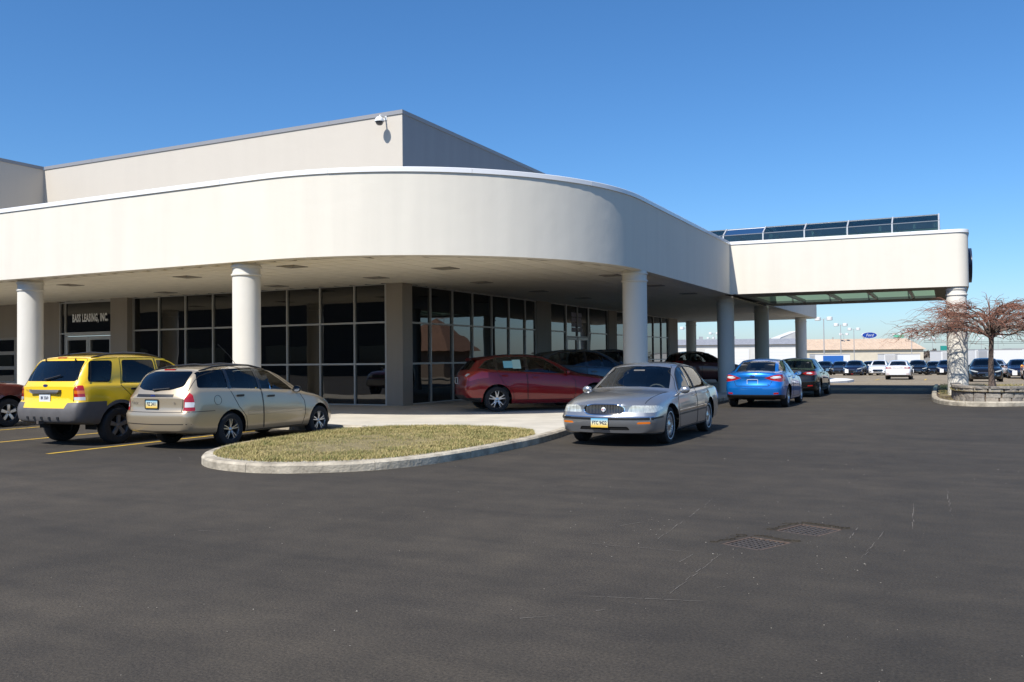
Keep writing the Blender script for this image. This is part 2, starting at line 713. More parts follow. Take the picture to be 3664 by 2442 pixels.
# pale scuffs, tyre scrapes and grit lying on the new asphalt
sc = MB()
SCR = [((-2.23, 5.32), (-1.41, 5.54)), ((-2.38, 4.66), (-2.07, 4.93)), ((-2.21, 6.89), (-2.31, 9.51)), ((-2.8, 6.87), (-1.91, 6.89)), ((-1.66, 5.5), (-1.61, 7.02)), ((-0.34, 10.17), (-0.3, 8.56)), ((-0.03, 11.32), (0.02, 9.28)), ((-2.77, 7.62), (-2.58, 7.99)), ((-1.85, 6.42), (-1.81, 6.83)), ((-1.65, 6.59), (-1.61, 6.93)), ((-1.41, 5.88), (-1.37, 5.96)), ((-0.61, 7.2), (-0.52, 8.36)), ((-2.0, 5.01), (-1.81, 5.23)), ((-3.48, 11.49), (-3.27, 11.62)), ((-3.15, 6.71), (-3.12, 6.76)), ((-1.67, 15.28), (-1.22, 14.74)), ((-0.76, 7.8), (-0.74, 8.6)), ((-1.89, 12.17), (-2.08, 12.29)), ((-6.41, 5.93), (-5.96, 6.02)), ((-10.1, 8.2), (-9.84, 8.54)), ((-4.8, 19.2), (-3.2, 20.4)), ((-5.3, 20.0), (-4.4, 20.3)), ((-11.5, 10.7), (-10.7, 10.0)), ((-14.9, 10.2), (-13.0, 11.0)), ((-18.9, 11.1), (-16.6, 11.6)), ((-12.9, 10.9), (-12.0, 11.1))]
for a, b in SCR:
    a, b = Vector((*a, .004)), Vector((*b, .004))
    d = (b - a)
    L = d.length
    n = max(4, int(L / .12))
    s = Vector((-d.y, d.x, 0)).normalized()
    for k in range(n):
        if RNG.random() < .12:
            continue
        t0, t1 = k / n, (k + RNG.uniform(.85, 1.05)) / n
        w = RNG.uniform(.0015, .0055) * (1 - abs(2 * t0 - 1) ** 2 * .8)
        j = RNG.uniform(-.008, .008)
        p, q = a + d * t0 + s * j, a + d * t1 + s * (j + RNG.uniform(-.006, .006))
        sc.add([p - s * w, q - s * w * .5, q + s * w * .5, p + s * w], [(0, 1, 2, 3)])
stuff(sc.obj('pavement_scuffs', pbr('pale_scuff', (.15, .133, .113), .9), fix=False), 'thin pale scrape marks on the dark asphalt', 'scuff')
pb = MB()
for k in range(330):
    if k < 70:
        cx, cy = RNG.uniform(-2.6, -.5), RNG.uniform(6.4, 9.2)
    else:
        cx, cy = RNG.uniform(-9, 4), RNG.uniform(2.2, 14)
        if inside((cx, cy), isl):
            continue
    r = RNG.uniform(.002, .006) * (1.5 if RNG.random() < .08 else 1)
    c = Vector((cx, cy, r * .5))
    vs = [c + Vector((r * RNG.uniform(.7, 1.3), 0, 0)), c - Vector((r, 0, 0)), c + Vector((0, r * RNG.uniform(.7, 1.3), 0)), c - Vector((0, r, 0)), c + Vector((0, 0, r * .8)), c - Vector((0, 0, r * .5))]
    pb.add(vs, [(0, 2, 4), (2, 1, 4), (1, 3, 4), (3, 0, 4), (2, 0, 5), (1, 2, 5), (3, 1, 5), (0, 3, 5)])
stuff(pb.obj('loose_grit', pbr('pale_grit', (.26, .235, .20), .9), fix=False), 'small pale stones scattered over the asphalt', 'grit')


# two storm drain grates let into a dished patch of asphalt
def drain(corners, label):
    c = [Vector((*p, 0)) for p in corners]
    o = sum(c, Vector()) / 4
    root = thing('drain_grate', label, 'drain', o, 0, 'storm drain grates in the asphalt')
    c = [p - o for p in c]
    rust = pbr('rusty_iron', (.095, .062, .045), .9, noise=.4, nscale=30, dirt=(.06, .045, .035))
    iron = pbr('cast_iron', (.055, .046, .04), .8, .0, noise=.3, nscale=25)
    lo = [p + Vector((0, 0, -.40)) for p in c]
    pit = MB().add([tuple(p) for p in c] + [tuple(p) for p in lo], [(4, 5, 6, 7)] + [(k, (k + 1) % 4, 4 + (k + 1) % 4, 4 + k) for k in range(4)]).obj('pit', pbr('pit_dark', (.02, .018, .016), .95), root, fix=False)
    fr = MB()
    for i in range(4):
        fr.bar(c[i] * .965 + Vector((0, 0, -.012)), c[(i + 1) % 4] * .965 + Vector((0, 0, -.012)), .03, .02)
    fr.obj('frame', rust, root)
    u, v = c[1] - c[0], c[3] - c[0]
    for k in range(1, 8):
        a = c[0] + u * k / 8
        MB().bar(a + v * .03 + Vector((0, 0, -.018)), a + v * .97 + Vector((0, 0, -.018)), .019, .02).obj('bar', iron, root)
        a = c[0] + v * k / 8
        MB().bar(a + u * .03 + Vector((0, 0, -.016)), a + u * .97 + Vector((0, 0, -.016)), .019, .02).obj('bar', iron, root)
    # broken asphalt lip round the back edges
    lip = MB()
    for i in (0, 1):
        a, b = c[i], c[(i + 1) % 4]
        d = b - a
        nrm = Vector((-d.y, d.x, 0)).normalized()
        for k in range(9):
            p = a + d * (k + .5) / 9 + nrm * RNG.uniform(.05, .09)
            s = RNG.uniform(.012, .03)
            lip.obox(p + Vector((0, 0, .004)), (s * 1.6, s * .3, 0), (-s * .2, s, 0), (0, 0, s * .45))
    stuff(lip.obj('asphalt_lip', M_asphalt, root))


drain(DRAINS[0], 'nearer square iron drain grate sunk in the asphalt')
drain(DRAINS[1], 'farther square iron drain grate with loose stones at its back edge')

# ------------------------------------------------------------------ the dealership building
ZS, ZC, ZT = 3.955, 5.855, 5.968            # soffit, coping underside, fascia top
YA, XB = 22.93, -15.30                      # window walls
CX, CY, CR = -14.52, 23.05, 7.08            # fascia curve
FXB = CX + CR
bld = thing('dealership_building', 'white and beige showroom with a curved fascia on round columns and dark windows', 'building', (-14.5, 23, 0))
BO = Vector((-14.5, 23, 0))


def part(mb, name, mat, parent=None, smooth=None, fix=True):
    """mesh given in world coordinates, parented to the building (or a part of it)"""
    p = parent or bld
    off = BO
    for i, v in enumerate(mb.v):
        mb.v[i] = (v[0] - off.x, v[1] - off.y, v[2] - off.z)
    return mb.obj(name, mat, p, smooth, fix)


# fascia outline (outer face) from far left round the curve to the back corner
CANX, CANY0, CANY1 = .74, 34.08, 43.4
outl = [(-46.0, CY - CR)] + [(x, CY - CR) for x in (-40, -34, -28, -22, -17)]
outl += [(CX + CR * math.cos(math.radians(a)), CY + CR * math.sin(math.radians(a))) for a in range(-90, 1, 3)]
outl_b1 = outl + [(FXB, 27), (FXB, 30.5), (FXB, CANY0)]


def wall_strip(path, d, z0, z1, name, mat, smooth=30, parent=None):
    """a wall of thickness d behind a path (outer face on the path)"""
    ins = offset_path(path, d)
    vs, fs = [], []
    for p, q in zip(path, ins):
        vs += [(p[0], p[1], z0), (p[0], p[1], z1), (q[0], q[1], z1), (q[0], q[1], z0)]
    for i in range(len(path) - 1):
        for k in range(4):
            fs.append((i * 4 + k, i * 4 + 4 + k, i * 4 + 4 + (k + 1) % 4, i * 4 + (k + 1) % 4))
    fs += [(0, 1, 2, 3), tuple(len(vs) - 4 + k for k in (3, 2, 1, 0))]
    return part(MB().add(vs, fs), name, mat, parent, smooth)


wall_strip(outl_b1, .35, ZS - .012, ZC, 'fascia', M_stucco)
# beyond the drive-through canopy the fascia runs on to the back corner
wall_strip([(FXB, CANY1), (FXB, 50), (FXB, 59.2), (FXB - .25, 59.75), (FXB - .8, 60.0), (-20, 60.0), (-26, 60.0)], .35, ZS - .012, ZC, 'fascia', M_stucco)
# drive-through canopy fascia with a rounded outer end
CF0, CF1 = Vector((FXB, 34.08)), Vector((.33, 34.735))
can = [tuple(CF0 - Vector((.0, 0))), (-5.0, 34.29), (-2.5, 34.50), tuple(CF1)]
can += [(.33 + .42 * math.sin(math.radians(a)), 35.155 - .42 * math.cos(math.radians(a))) for a in range(10, 91, 10)]
can += [(.75, 38), (.75, 42.8)] + [(.15 + .6 * math.cos(math.radians(a)), 42.8 + .6 * math.sin(math.radians(a))) for a in range(15, 91, 15)] + [(-4, 43.4), (FXB + .001, 43.4)]
wall_strip(can, .3, ZS - .012, ZC, 'canopy_fascia', M_stucco)


# metal coping in lengths
def coping(path, step, mat, z0, z1, proud, deep, name='coping'):
    pts = [path[0]]
    for i in range(1, len(path)):
        a, b = Vector(path[i - 1]), Vector(path[i])
        n = max(1, int((b - a).length / .6))
        pts += [tuple(a + (b - a) * k / n) for k in range(1, n + 1)]
    seg, acc = [pts[0]], 0
    for i in range(1, len(pts)):
        acc += (Vector(pts[i]) - Vector(pts[i - 1])).length
        seg.append(pts[i])
        if acc >= step or i == len(pts) - 1:
            s = list(seg)
            a, b = Vector(s[-1]), Vector(s[-2])
            s[-1] = tuple(a + (b - a).normalized() * .006)
            o, q = offset_path(s, -proud - RNG.uniform(0, .004)), offset_path(s, deep)
            vs, fs = [], []
            for p, r_ in zip(o, q):
                vs += [(p[0], p[1], z0), (p[0], p[1], z1 - .01), (p[0] * .98 + r_[0] * .02, p[1] * .98 + r_[1] * .02, z1), (r_[0], r_[1], z1), (r_[0], r_[1], z0)]
            for j in range(len(s) - 1):
                for k in range(5):
                    fs.append((j * 5 + k, j * 5 + 5 + k, j * 5 + 5 + (k + 1) % 5, j * 5 + (k + 1) % 5))
            fs += [(0, 1, 2, 3, 4), tuple(len(vs) - 5 + k for k in (4, 3, 2, 1, 0))]
            part(MB().add(vs, fs), name, mat, smooth=30)
            seg, acc = [pts[i]], 0


coping(outl_b1[:-1] + [(FXB, CANY0 - .02)], 3.0, M_coping, ZC, ZT, .03, .40)
coping(can[:-1] + [(FXB + .4, 43.4)], 3.0, M_coping, ZC, ZT, .03, .34)
coping([(FXB, CANY1 + .05), (FXB, 59.2), (FXB - .25, 59.75), (FXB - .8, 60.0), (-26, 60.0)], 3.0, M_coping, ZC, ZT, .03, .40)

# flat roofs behind the fascias (the skylight opening is left open)
roofp = offset_path(outl_b1, .36)
part(MB().prism(roofp + [(FXB - .36, 59.6), (-26, 59.6), (-46, 59.6)], ZS + 1.2, ZS + 1.32), 'roof_deck', pbr('roof_gravel', (.3, .29, .27), .95))
SKX0, SKX1, SKY0, SKY1 = -7.2, -.38, 36.45, 41.4
# canopy ceiling: four bands round the light well, with the upstand of the well
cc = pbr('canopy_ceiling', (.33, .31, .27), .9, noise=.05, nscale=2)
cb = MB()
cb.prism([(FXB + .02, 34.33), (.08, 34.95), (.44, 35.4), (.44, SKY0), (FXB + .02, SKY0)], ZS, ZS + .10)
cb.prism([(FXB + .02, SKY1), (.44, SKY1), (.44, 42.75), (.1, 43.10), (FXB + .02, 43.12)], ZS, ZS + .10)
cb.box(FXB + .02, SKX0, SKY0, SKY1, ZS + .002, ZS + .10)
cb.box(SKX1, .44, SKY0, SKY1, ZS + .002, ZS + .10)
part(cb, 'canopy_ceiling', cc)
up = MB()
up.box(SKX0 - .15, SKX1 + .15, SKY0 - .15, SKY0, ZS + .10, 6.02)
up.box(SKX0 - .15, SKX1 + .15, SKY1, SKY1 + .15, ZS + .10, 6.02)
up.box(SKX0 - .15, SKX0, SKY0, SKY1, ZS + .10, 6.02)
up.box(SKX1, SKX1 + .15, SKY0, SKY1, ZS + .10, 6.02)
part(up, 'light_well', pbr('light_well_green', (.84, .89, .68), .8))
part(MB().prism([(FXB + .02, 34.33), (.08, 34.95), (.44, 35.4), (.44, SKY0 - .15), (FXB + .02, SKY0 - .15)], 5.2, 5.3).prism([(FXB + .02, SKY1 + .15), (.44, SKY1 + .15), (.44, 42.75), (.1, 43.10), (FXB + .02, 43.12)], 5.2, 5.3).box(SKX1 + .15, .44, SKY0 - .15, SKY1 + .15, 5.2, 5.3).box(FXB + .02, SKX0 - .15, SKY0 - .15, SKY1 + .15, 5.2, 5.3), 'canopy_roof', pbr('roof_gravel', (.3, .29, .27), .95))
# bars across the light well, seen from below
for x in (-5.72, -4.18, -2.70, -1.24):
    part(MB().box(x - .05, x + .05, SKY0, SKY1, ZS + .01, ZS + .13), 'well_bar', M_alum)

# skylight: ribs, rails and glass panes
sky_t = part(MB().box(-9.85, SKX1 + .2, SKY0 - .22, SKY0 - .10, 5.96, 6.06), 'skylight', pbr('skylight_frame', (.52, .53, .54), .4, .3))
M_skyl = glass_mat('skylight_glass', (.17, .26, .26), .9, .02, 1.8)
prof = [(SKY0 - .12, 6.0), (SKY0 - .10, 6.53), (SKY0 + .55, 6.86), (SKY1 - .55, 6.86), (SKY1 + .10, 6.53), (SKY1 + .12, 6.0)]
nb = 6
xs_ = [-9.78 + 1.6 * i for i in range(nb + 1)]
M_skf = MATS['skylight_frame']
for x in xs_:
    m = MB()
    for i in range(len(prof) - 1):
        m.bar((x, *prof[i]), (x, *prof[i + 1]), .07, .05, up=(1, 0, 0))
    part(m, 'skylight_rib', M_skf, sky_t)
for i in range(1, 5):
    part(MB().bar((xs_[0], *prof[i]), (xs_[-1], *prof[i]), .03, .03), 'skylight_rail', pbr('skylight_rail', (.20, .22, .25), .4, .3), sky_t)
for b_ in range(nb):
    for i in range(len(prof) - 1):
        a, c = prof[i], prof[i + 1]
        part(MB().add([(xs_[b_] + .03, *a), (xs_[b_ + 1] - .03, *a), (xs_[b_ + 1] - .03, *c), (xs_[b_] + .03, *c)], [(0, 1, 2, 3)]), 'pane', M_skyl, sky_t)
for x in (xs_[0] - .01, xs_[-1] + .01):
    part(MB().add([(x, *p) for p in prof], [tuple(range(6))]), 'pane', M_skyl, sky_t)

# soffit: a backing sheet with square tiles hung below it
sheet = offset_path(outl_b1, .33)
part(MB().prism(sheet + [(FXB - .33, 59.7), (-26, 59.7), (-26, 54.4), (XB - .5, 54.4), (XB - .5, YA + .3), (-46, YA + .3)], ZS + .012, ZS + .06), 'soffit', pbr('soffit_joint', (.05, .045, .04), .9))
TS = .61
region = offset_path(outl_b1, .30)
reg_poly = region + [(FXB - .30, 59.6), (-26, 59.6), (-26, 54.5), (XB, 54.5), (XB, YA), (-46, YA)]
ox, oy = -14.51, 16.55
diffs = {(-2 + 1, 1), (-1, 7), (-8, 2), (-16, 2), (-16, 8), (4, 5), (9, 12), (2, 12), (2, 19), (9, 19), (-8, 8), (-18, 10), (9, 26), (2, 26), (-24, 2)}
cand = []
for i in range(-40, 14):
    for j in range(-3, 72):
        x0, y0 = ox + i * TS, oy + j * TS
        pts = [(x0, y0), (x0 + TS, y0), (x0 + TS, y0 + TS), (x0, y0 + TS)]
        ins = [inside(p, reg_poly) for p in pts]
        if any(ins):
            cxm, cym = x0 + TS / 2, y0 + TS / 2
            cand.append((all(ins), -_f.x * 0 + Vector((cxm, cym)).length, i, j, x0, y0))


def clip_poly(pts, poly):
    """clip a small quad against the soffit edge by sliding outside corners towards the quad's inner corner"""
    ins = [p for p in pts if inside(p, poly)]
    c = (sum(p[0] for p in ins) / len(ins), sum(p[1] for p in ins) / len(ins))
    out = []
    for p in pts:
        if inside(p, poly):
            out.append(p)
            continue
        lo, hi = 0.0, 1.0
        for _ in range(10):
            t = (lo + hi) / 2
            q = (c[0] + (p[0] - c[0]) * t, c[1] + (p[1] - c[1]) * t)
            if inside(q, poly):
                lo = t
            else:
                hi = t
        out.append((c[0] + (p[0] - c[0]) * lo, c[1] + (p[1] - c[1]) * lo))
    return out


cand.sort(key=lambda t: t[1])
g = .011
tile_me = MB().box(g, TS - g, g, TS - g, 0, .02).mesh('ceiling_tile')
tile_me.materials.append(M_tile)
diff_me = MB()
diff_me.box(.01, TS - .01, .01, TS - .01, .012, .02)
for k in range(5):
    a = .03 + k * .05
    for (x0, x1, y0, y1) in ((a, TS - a, a, a + .02), (a, TS - a, TS - a - .02, TS - a), (a, a + .02, a, TS - a), (TS - a - .02, TS - a, a, TS - a)):
        diff_me.box(x0, x1, y0, y1, -.012, .012)
diff_me = diff_me.mesh('air_diffuser')
diff_me.materials.append(M_diff)
rest = MB()
nt_ = 0
for full, dist, i, j, x0, y0 in cand:
    loc = Vector((x0, y0, ZS - .012)) - BO
    if (i, j) in diffs and full:
        o = link('air_diffuser', diff_me, None, bld)
        o.location = loc
        continue
    if full and nt_ < 290:
        o = link('ceiling_tile', tile_me, None, bld)
        o.location = loc
        nt_ += 1
    else:
        pts = [(x0 + g, y0 + g), (x0 + TS - g, y0 + g), (x0 + TS - g, y0 + TS - g), (x0 + g, y0 + TS - g)]
        if not full:
            if not any(inside(p, reg_poly) for p in pts):
                continue
            pts = clip_poly(pts, reg_poly)
        rest.prism(pts, ZS - .012, ZS + .008)
stuff(part(rest, 'ceiling_tiles', M_tile, fix=False))

# columns with two bands at the head
M_col = stucco_mat('column_render', (.70, .665, .59), .07)
for x, y in ((-23.65, 16.55), (-15.36, 16.42), (-7.72, 23.32), (-7.92, 35.35), (-7.92, 43.0), (-8.1, 56.9), (.34, 35.15), (.34, 42.9), (-15.25, 57.8), (-32.0, 16.55)):
    z0 = .10
    c = part(MB().lathe([(.335, z0), (.335, ZS - .05), (.33, ZS - .01)], 40, 'z', (x, y, 0)), 'column', M_col, smooth=40, fix=False)
    for zz in (3.66, 3.86):
        part(MB().lathe([(.334, zz - .03), (.362, zz - .022), (.366, zz), (.362, zz + .022), (.334, zz + .03)], 40, 'z', (x, y, 0)), 'collar', M_col, c, smooth=40, fix=False)


# window walls
def pane_grid(horiz, xs, zs, fixed, depth, frame_w=.055, into=1):
    """frames between panes, every pane a part; horiz: wall runs along x (fixed y) or along y (fixed x)"""
    for i in range(len(xs)):
        a = xs[i]
        m = MB()
        if horiz:
            m.box(a - frame_w / 2, a + frame_w / 2, fixed - depth, fixed + .03, zs[0], zs[-1])
        else:
            m.box(fixed - .03, fixed + depth, a - frame_w / 2, a + frame_w / 2, zs[0], zs[-1])
        part(m, 'mullion', M_alum)
    for k, z in enumerate(zs):
        for i in range(len(xs) - 1):
            m = MB()
            a, b = xs[i] + frame_w / 2, xs[i + 1] - frame_w / 2
            h = frame_w / 2 if 0 < k < len(zs) - 1 else frame_w * .6
            if horiz:
                m.box(a, b, fixed - depth + .008, fixed + .02, max(z - h, zs[0]), min(z + h, zs[-1]))
            else:
                m.box(fixed - .02, fixed + depth - .008, a, b, max(z - h, zs[0]), min(z + h, zs[-1]))
            part(m, 'transom', M_alum)
    for i in range(len(xs) - 1):
        for k in range(len(zs) - 1):
            a, b, c, d = xs[i] + frame_w / 2 - .004, xs[i + 1] - frame_w / 2 + .004, zs[k] + frame_w / 2 - .02, zs[k + 1] - frame_w / 2 + .02
            m = MB()
            if horiz:
                m.box(a, b, fixed - .012, fixed + .012, c, d)
            else:
                m.box(fixed - .012, fixed + .012, a, b, c, d)
            part(m, 'window_pane', M_glass)


ZR = [.13, 1.43, 2.735, ZS - .01]
pane_grid(True, [-26.88, -25.57, -24.26, -22.95, -21.64], ZR, YA, .07)
pane_grid(True, [-20.95, -19.64, -18.27, -16.90, -15.70], ZR, YA, .07)
pane_grid(False, [23.46, 24.81, 26.25, 27.68, 29.16, 30.62, 32.08, 33.08], ZR, XB, .07)
pane_grid(False, [34.62, 36.30], ZR, XB, .07)
pane_grid(False, [39.10, 41.70], ZR, XB, .07)
pane_grid(False, [43.0, 44.6, 46.2, 47.8, 49.4, 51.0, 52.4], ZR, XB, .07)
# double door in the east wall
pane_grid(False, [36.36, 37.70, 39.04], [2.52, ZS - .01], XB, .07)
for y0 in (36.40, 37.74):
    d = part(MB().box(XB - .02, XB + .06, y0, y0 + .09, .14, 2.5).box(XB - .02, XB + .06, y0 + 1.17, y0 + 1.26, .14, 2.5).box(XB - .02, XB + .058, y0 + .09, y0 + 1.17, 2.38, 2.5).box(XB - .02, XB + .058, y0 + .09, y0 + 1.17, .14, .36), 'door', M_alum)
    part(MB().box(XB - .008, XB + .012, y0 + .09, y0 + 1.17, .36, 2.38), 'door_glass', M_glass, d)
# posters on the pane above the door
for zz in (2.75, 2.98, 3.21, 3.44):
    part(MB().box(XB + .013, XB + .017, 37.05, 38.3, zz, zz + .2), 'poster', pbr('lilac_poster', (.20, .17, .21), .6, noise=.3, nscale=7))

# piers and solid wall
pr = MB
for x0, x1, y0, y1 in ((-15.68, -15.08, YA - .06, 23.44), (-21.60, -20.99, YA - .05, YA + .4), (-27.80, -26.92, YA - .30, YA + .3), (XB - .2, XB + .10, 33.12, 34.58), (XB - .2, XB + .10, 41.74, 42.96), (XB - .2, XB + .10, 52.44, 54.4)):
    part(MB().box(x0, x1, y0, y1, .05, ZS - .004), 'pier', M_wall)
part(MB().box(-46, -30.98, YA - .04, YA + .3, .05, ZS - .004), 'wall', M_wall)
part(MB().box(-46, XB - .25, 54.1, 54.4, .05, ZS - .004), 'wall', M_wall)
# inside of the showroom: dark lining so that nothing shines through
part(MB().box(-46, XB - .22, YA + .32, 54.0, .05, .06), 'showroom_floor', pbr('showroom_floor', (.05, .05, .05), .5))

# leasing office entrance
pane_grid(True, [-30.92, -30.62], [.14, 2.70, 3.90], YA, .07, .05)
pane_grid(True, [-28.02, -27.84], [.14, 2.70, 3.90], YA, .07, .05)
part(MB().box(-30.62, -28.02, YA - .02, YA + .02, 2.72, 3.90), 'sign_glass', M_glass)
part(MB().box(-30.62, -28.02, YA - .08, YA + .03, 2.60, 2.74).box(-30.62, -28.02, YA - .07, YA + .03, 3.86, 3.945), 'transom', M_alum)
for x0 in (-30.58, -29.30):
    d = part(MB().box(x0, x0 + .10, YA - .07, YA + .02, .14, 2.58).box(x0 + 1.16, x0 + 1.26, YA - .07, YA + .02, .14, 2.58).box(x0 + .1, x0 + 1.16, YA - .068, YA + .02, 2.44, 2.58).box(x0 + .1, x0 + 1.16, YA - .068, YA + .02, .14, .38), 'door', M_alum)
    part(MB().box(x0 + .1, x0 + 1.16, YA - .01, YA + .01, .38, 2.44), 'door_glass', M_glass, d)
lt = link('sign_lettering', text_mesh('BASS LEASING, INC.', .40, 'sign_lettering', xs=.50, spacing=1.14, offset=.018), pbr('letter_bright', (.85, .85, .85), .6), bld)
lt.location = Vector((-29.26, YA - .026, 3.27)) - BO
lt.rotation_euler = (math.radians(90), 0, 0)
# panelled overhead door at the far left
gd = part(MB().box(-37.5, -33.45, YA - .09, YA - .05, .13, 2.62), 'overhead_door', pbr('door_frame_grey', (.30, .28, .25), .6))
for k in range(4):
    for x0 in (-37.4, -36.1, -34.8):
        part(MB().box(x0 + .08, x0 + 1.16, YA - .10, YA - .088, .26 + k * .60, .26 + k * .60 + .46), 'door_glass', M_glass, gd)

# upper storey block behind the fascia
UX0, UX1, UY = -32.02, -15.10, 22.98
ZU = 9.235
ub = MB()
ub.box(UX0 - .3, UX1, UY, UY + .3, ZS + 1.3, ZU)
part(ub, 'upper_wall', M_block)
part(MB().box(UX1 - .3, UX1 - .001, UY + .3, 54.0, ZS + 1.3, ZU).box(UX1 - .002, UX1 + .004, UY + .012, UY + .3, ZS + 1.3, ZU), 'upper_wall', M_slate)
part(MB().box(-46, UX0 - .3, 16.8, 17.1, ZS + 1.3, ZU).box(UX0 - .3, UX0, 16.8, UY + .001, ZS + 1.3, ZU - .001), 'upper_wall', M_block)
part(MB().box(-46, UX0 - .32, 17.1, 54, ZU - .3, ZU - .2).box(UX0 - .32, UX1 - .3, UY + .3, 54, ZU - .3, ZU - .2), 'roof_deck', MATS['roof_gravel'])
for i in range(6):
    a = UX0 + (UX1 - UX0) * i / 6
    part(MB().box(a + .003 + (.035 if i == 0 else 0), UX0 + (UX1 - UX0) * (i + 1) / 6 - .003 + (.03 if i == 5 else 0), UY - .03, UY + .34, ZU, 9.36), 'coping', M_coping_d)
for i in range(9):
    y = UY + .345 + i * 3.4
    part(MB().box(UX1 - .34, UX1 + .03, y + .003, y + 3.394, ZU, 9.36), 'coping', M_coping_d)
part(MB().box(UX0 - .34, UX0 + .03, 16.77, UY - .035, ZU, 9.36), 'coping', M_coping_d)
part(MB().box(-46, UX0 - .345, 16.77, 17.14, ZU, 9.36), 'coping', M_coping_d)

# blue oval sign on the outer end of the canopy, seen nearly edge-on
osg = thing('oval_wall_sign', 'blue oval sign seen edge-on at the end of the canopy', 'sign', (.76, 38.6, 5.0))
K = 40
pts = [(1.45 * math.cos(2 * math.pi * k / K), .66 * math.sin(2 * math.pi * k / K)) for k in range(K)]
MB().add([(0, a, b) for a, b in pts] + [(.16, a, b) for a, b in pts], [tuple(range(K)), tuple(range(K, 2 * K))] + [(k, (k + 1) % K, K + (k + 1) % K, K + k) for k in range(K)]).obj('sign_case', pbr('sign_case', (.02, .03, .06), .4), osg, smooth=40)
MB().add([(.165, a * .95, b * .92) for a, b in pts], [tuple(range(K))]).obj('sign_face', pbr('sign_blue', (.01, .05, .30), .3), osg, fix=False)
tx = link('sign_lettering', text_mesh('Ford', .85, 'sign_lettering', shear=.3), pbr('letter_white', (.68, .68, .68)), osg)
tx.location = (.17, 0, 0)
tx.rotation_euler = (math.radians(90), 0, math.radians(90))

# dome camera on the upper wall
dc = thing('security_camera', 'white dome security camera on a bracket high on the beige wall', 'camera', (-15.72, UY, 9.0))
dc.scale = (.85, .85, .85)
wp = pbr('camera_white', (.75, .75, .73), .4)
MB().lathe([(.001, .17), (.06, .165), (.12, .13), (.155, .07), (.17, 0), (.17, -.02)], 24, 'z', (0, -.40, .0)).obj('housing', wp, dc, smooth=50)
MB().lathe([(.145, -.02), (.14, -.07), (.11, -.125), (.06, -.155), (.001, -.165)], 24, 'z', (0, -.40, 0)).obj('dome', pbr('dome_smoked', (.03, .03, .035), .08, coat=1.0), dc, smooth=60)
MB().tube([(0, 0, .22), (0, -.2, .24), (0, -.36, .22), (0, -.40, .15)], .03, 8).box(-.06, .06, -.03, 0, .12, .30).obj('bracket', wp, dc, smooth=50)
# ------------------------------------------------------------------ car builder
VIEW = {'side': (0, 2), 'end': (1, 2), 'top': (0, 1)}


def carve(bm, poly, view, filt):
    """cut the outline of poly (seen in an orthographic view) into the faces that pass filt; return the faces inside it"""
    ia, ib = VIEW[view]
    e = 1e-4
    a0, a1 = min(p[0] for p in poly) - e, max(p[0] for p in poly) + e
    b0, b1 = min(p[1] for p in poly) - e, max(p[1] for p in poly) + e

    def bb(f):
        A = [v.co[ia] for v in f.verts]
        B = [v.co[ib] for v in f.verts]
        return min(A), max(A), min(B), max(B)
    cs = set()
    for f in bm.faces:
        q = bb(f)
        if q[0] < a1 and q[1] > a0 and q[2] < b1 and q[3] > b0 and filt(f.calc_center_median(), f.normal):
            cs.add(f)
    N = len(poly)
    for i in range(N):
        p, r = poly[i], poly[(i + 1) % N]
        s0, s1 = min(p[0], r[0]) - e, max(p[0], r[0]) + e
        t0, t1 = min(p[1], r[1]) - e, max(p[1], r[1]) + e
        fs = []
        for f in cs:
            if f.is_valid:
                q = bb(f)
                if q[0] < s1 and q[1] > s0 and q[2] < t1 and q[3] > t0:
                    fs.append(f)
        if not fs:
            continue
        geom = set(fs)
        for f in fs:
            geom.update(f.edges)
            geom.update(f.verts)
        co = [0.0, 0.0, 0.0]
        no = [0.0, 0.0, 0.0]
        co[ia], co[ib] = p
        no[ia], no[ib] = -(r[1] - p[1]), (r[0] - p[0])
        nv = Vector(no)
        if nv.length < 1e-9:
            continue
        res = bmesh.ops.bisect_plane(bm, geom=list(geom), dist=1e-5, plane_co=co, plane_no=nv.normalized())
        cs = {f for f in cs if f.is_valid}
        cs.update(g for g in res['geom'] if isinstance(g, bmesh.types.BMFace))
    out = []
    for f in cs:
        if f.is_valid:
            c = f.calc_center_median()
            if inside((c[ia], c[ib]), poly):
                out.append(f)
    return out


def extract(bm, faces, name, push=0.0, thick=0.0, smooth=40):
    """move faces out of bm into a mesh of their own"""
    vm, vs, fs = {}, [], []
    for f in faces:
        row = []
        for v in f.verts:
            if v not in vm:
                vm[v] = len(vs)
                vs.append(v.co + v.normal * push)
            row.append(vm[v])
        fs.append(row)
    bmesh.ops.delete(bm, geom=faces, context='FACES')
    me = bpy.data.meshes.new(name)
    me.from_pydata([tuple(v) for v in vs], [], fs)
    if smooth:
        me.shade_smooth()
        me.set_sharp_from_angle(angle=math.radians(smooth))
    me.update()
    return me


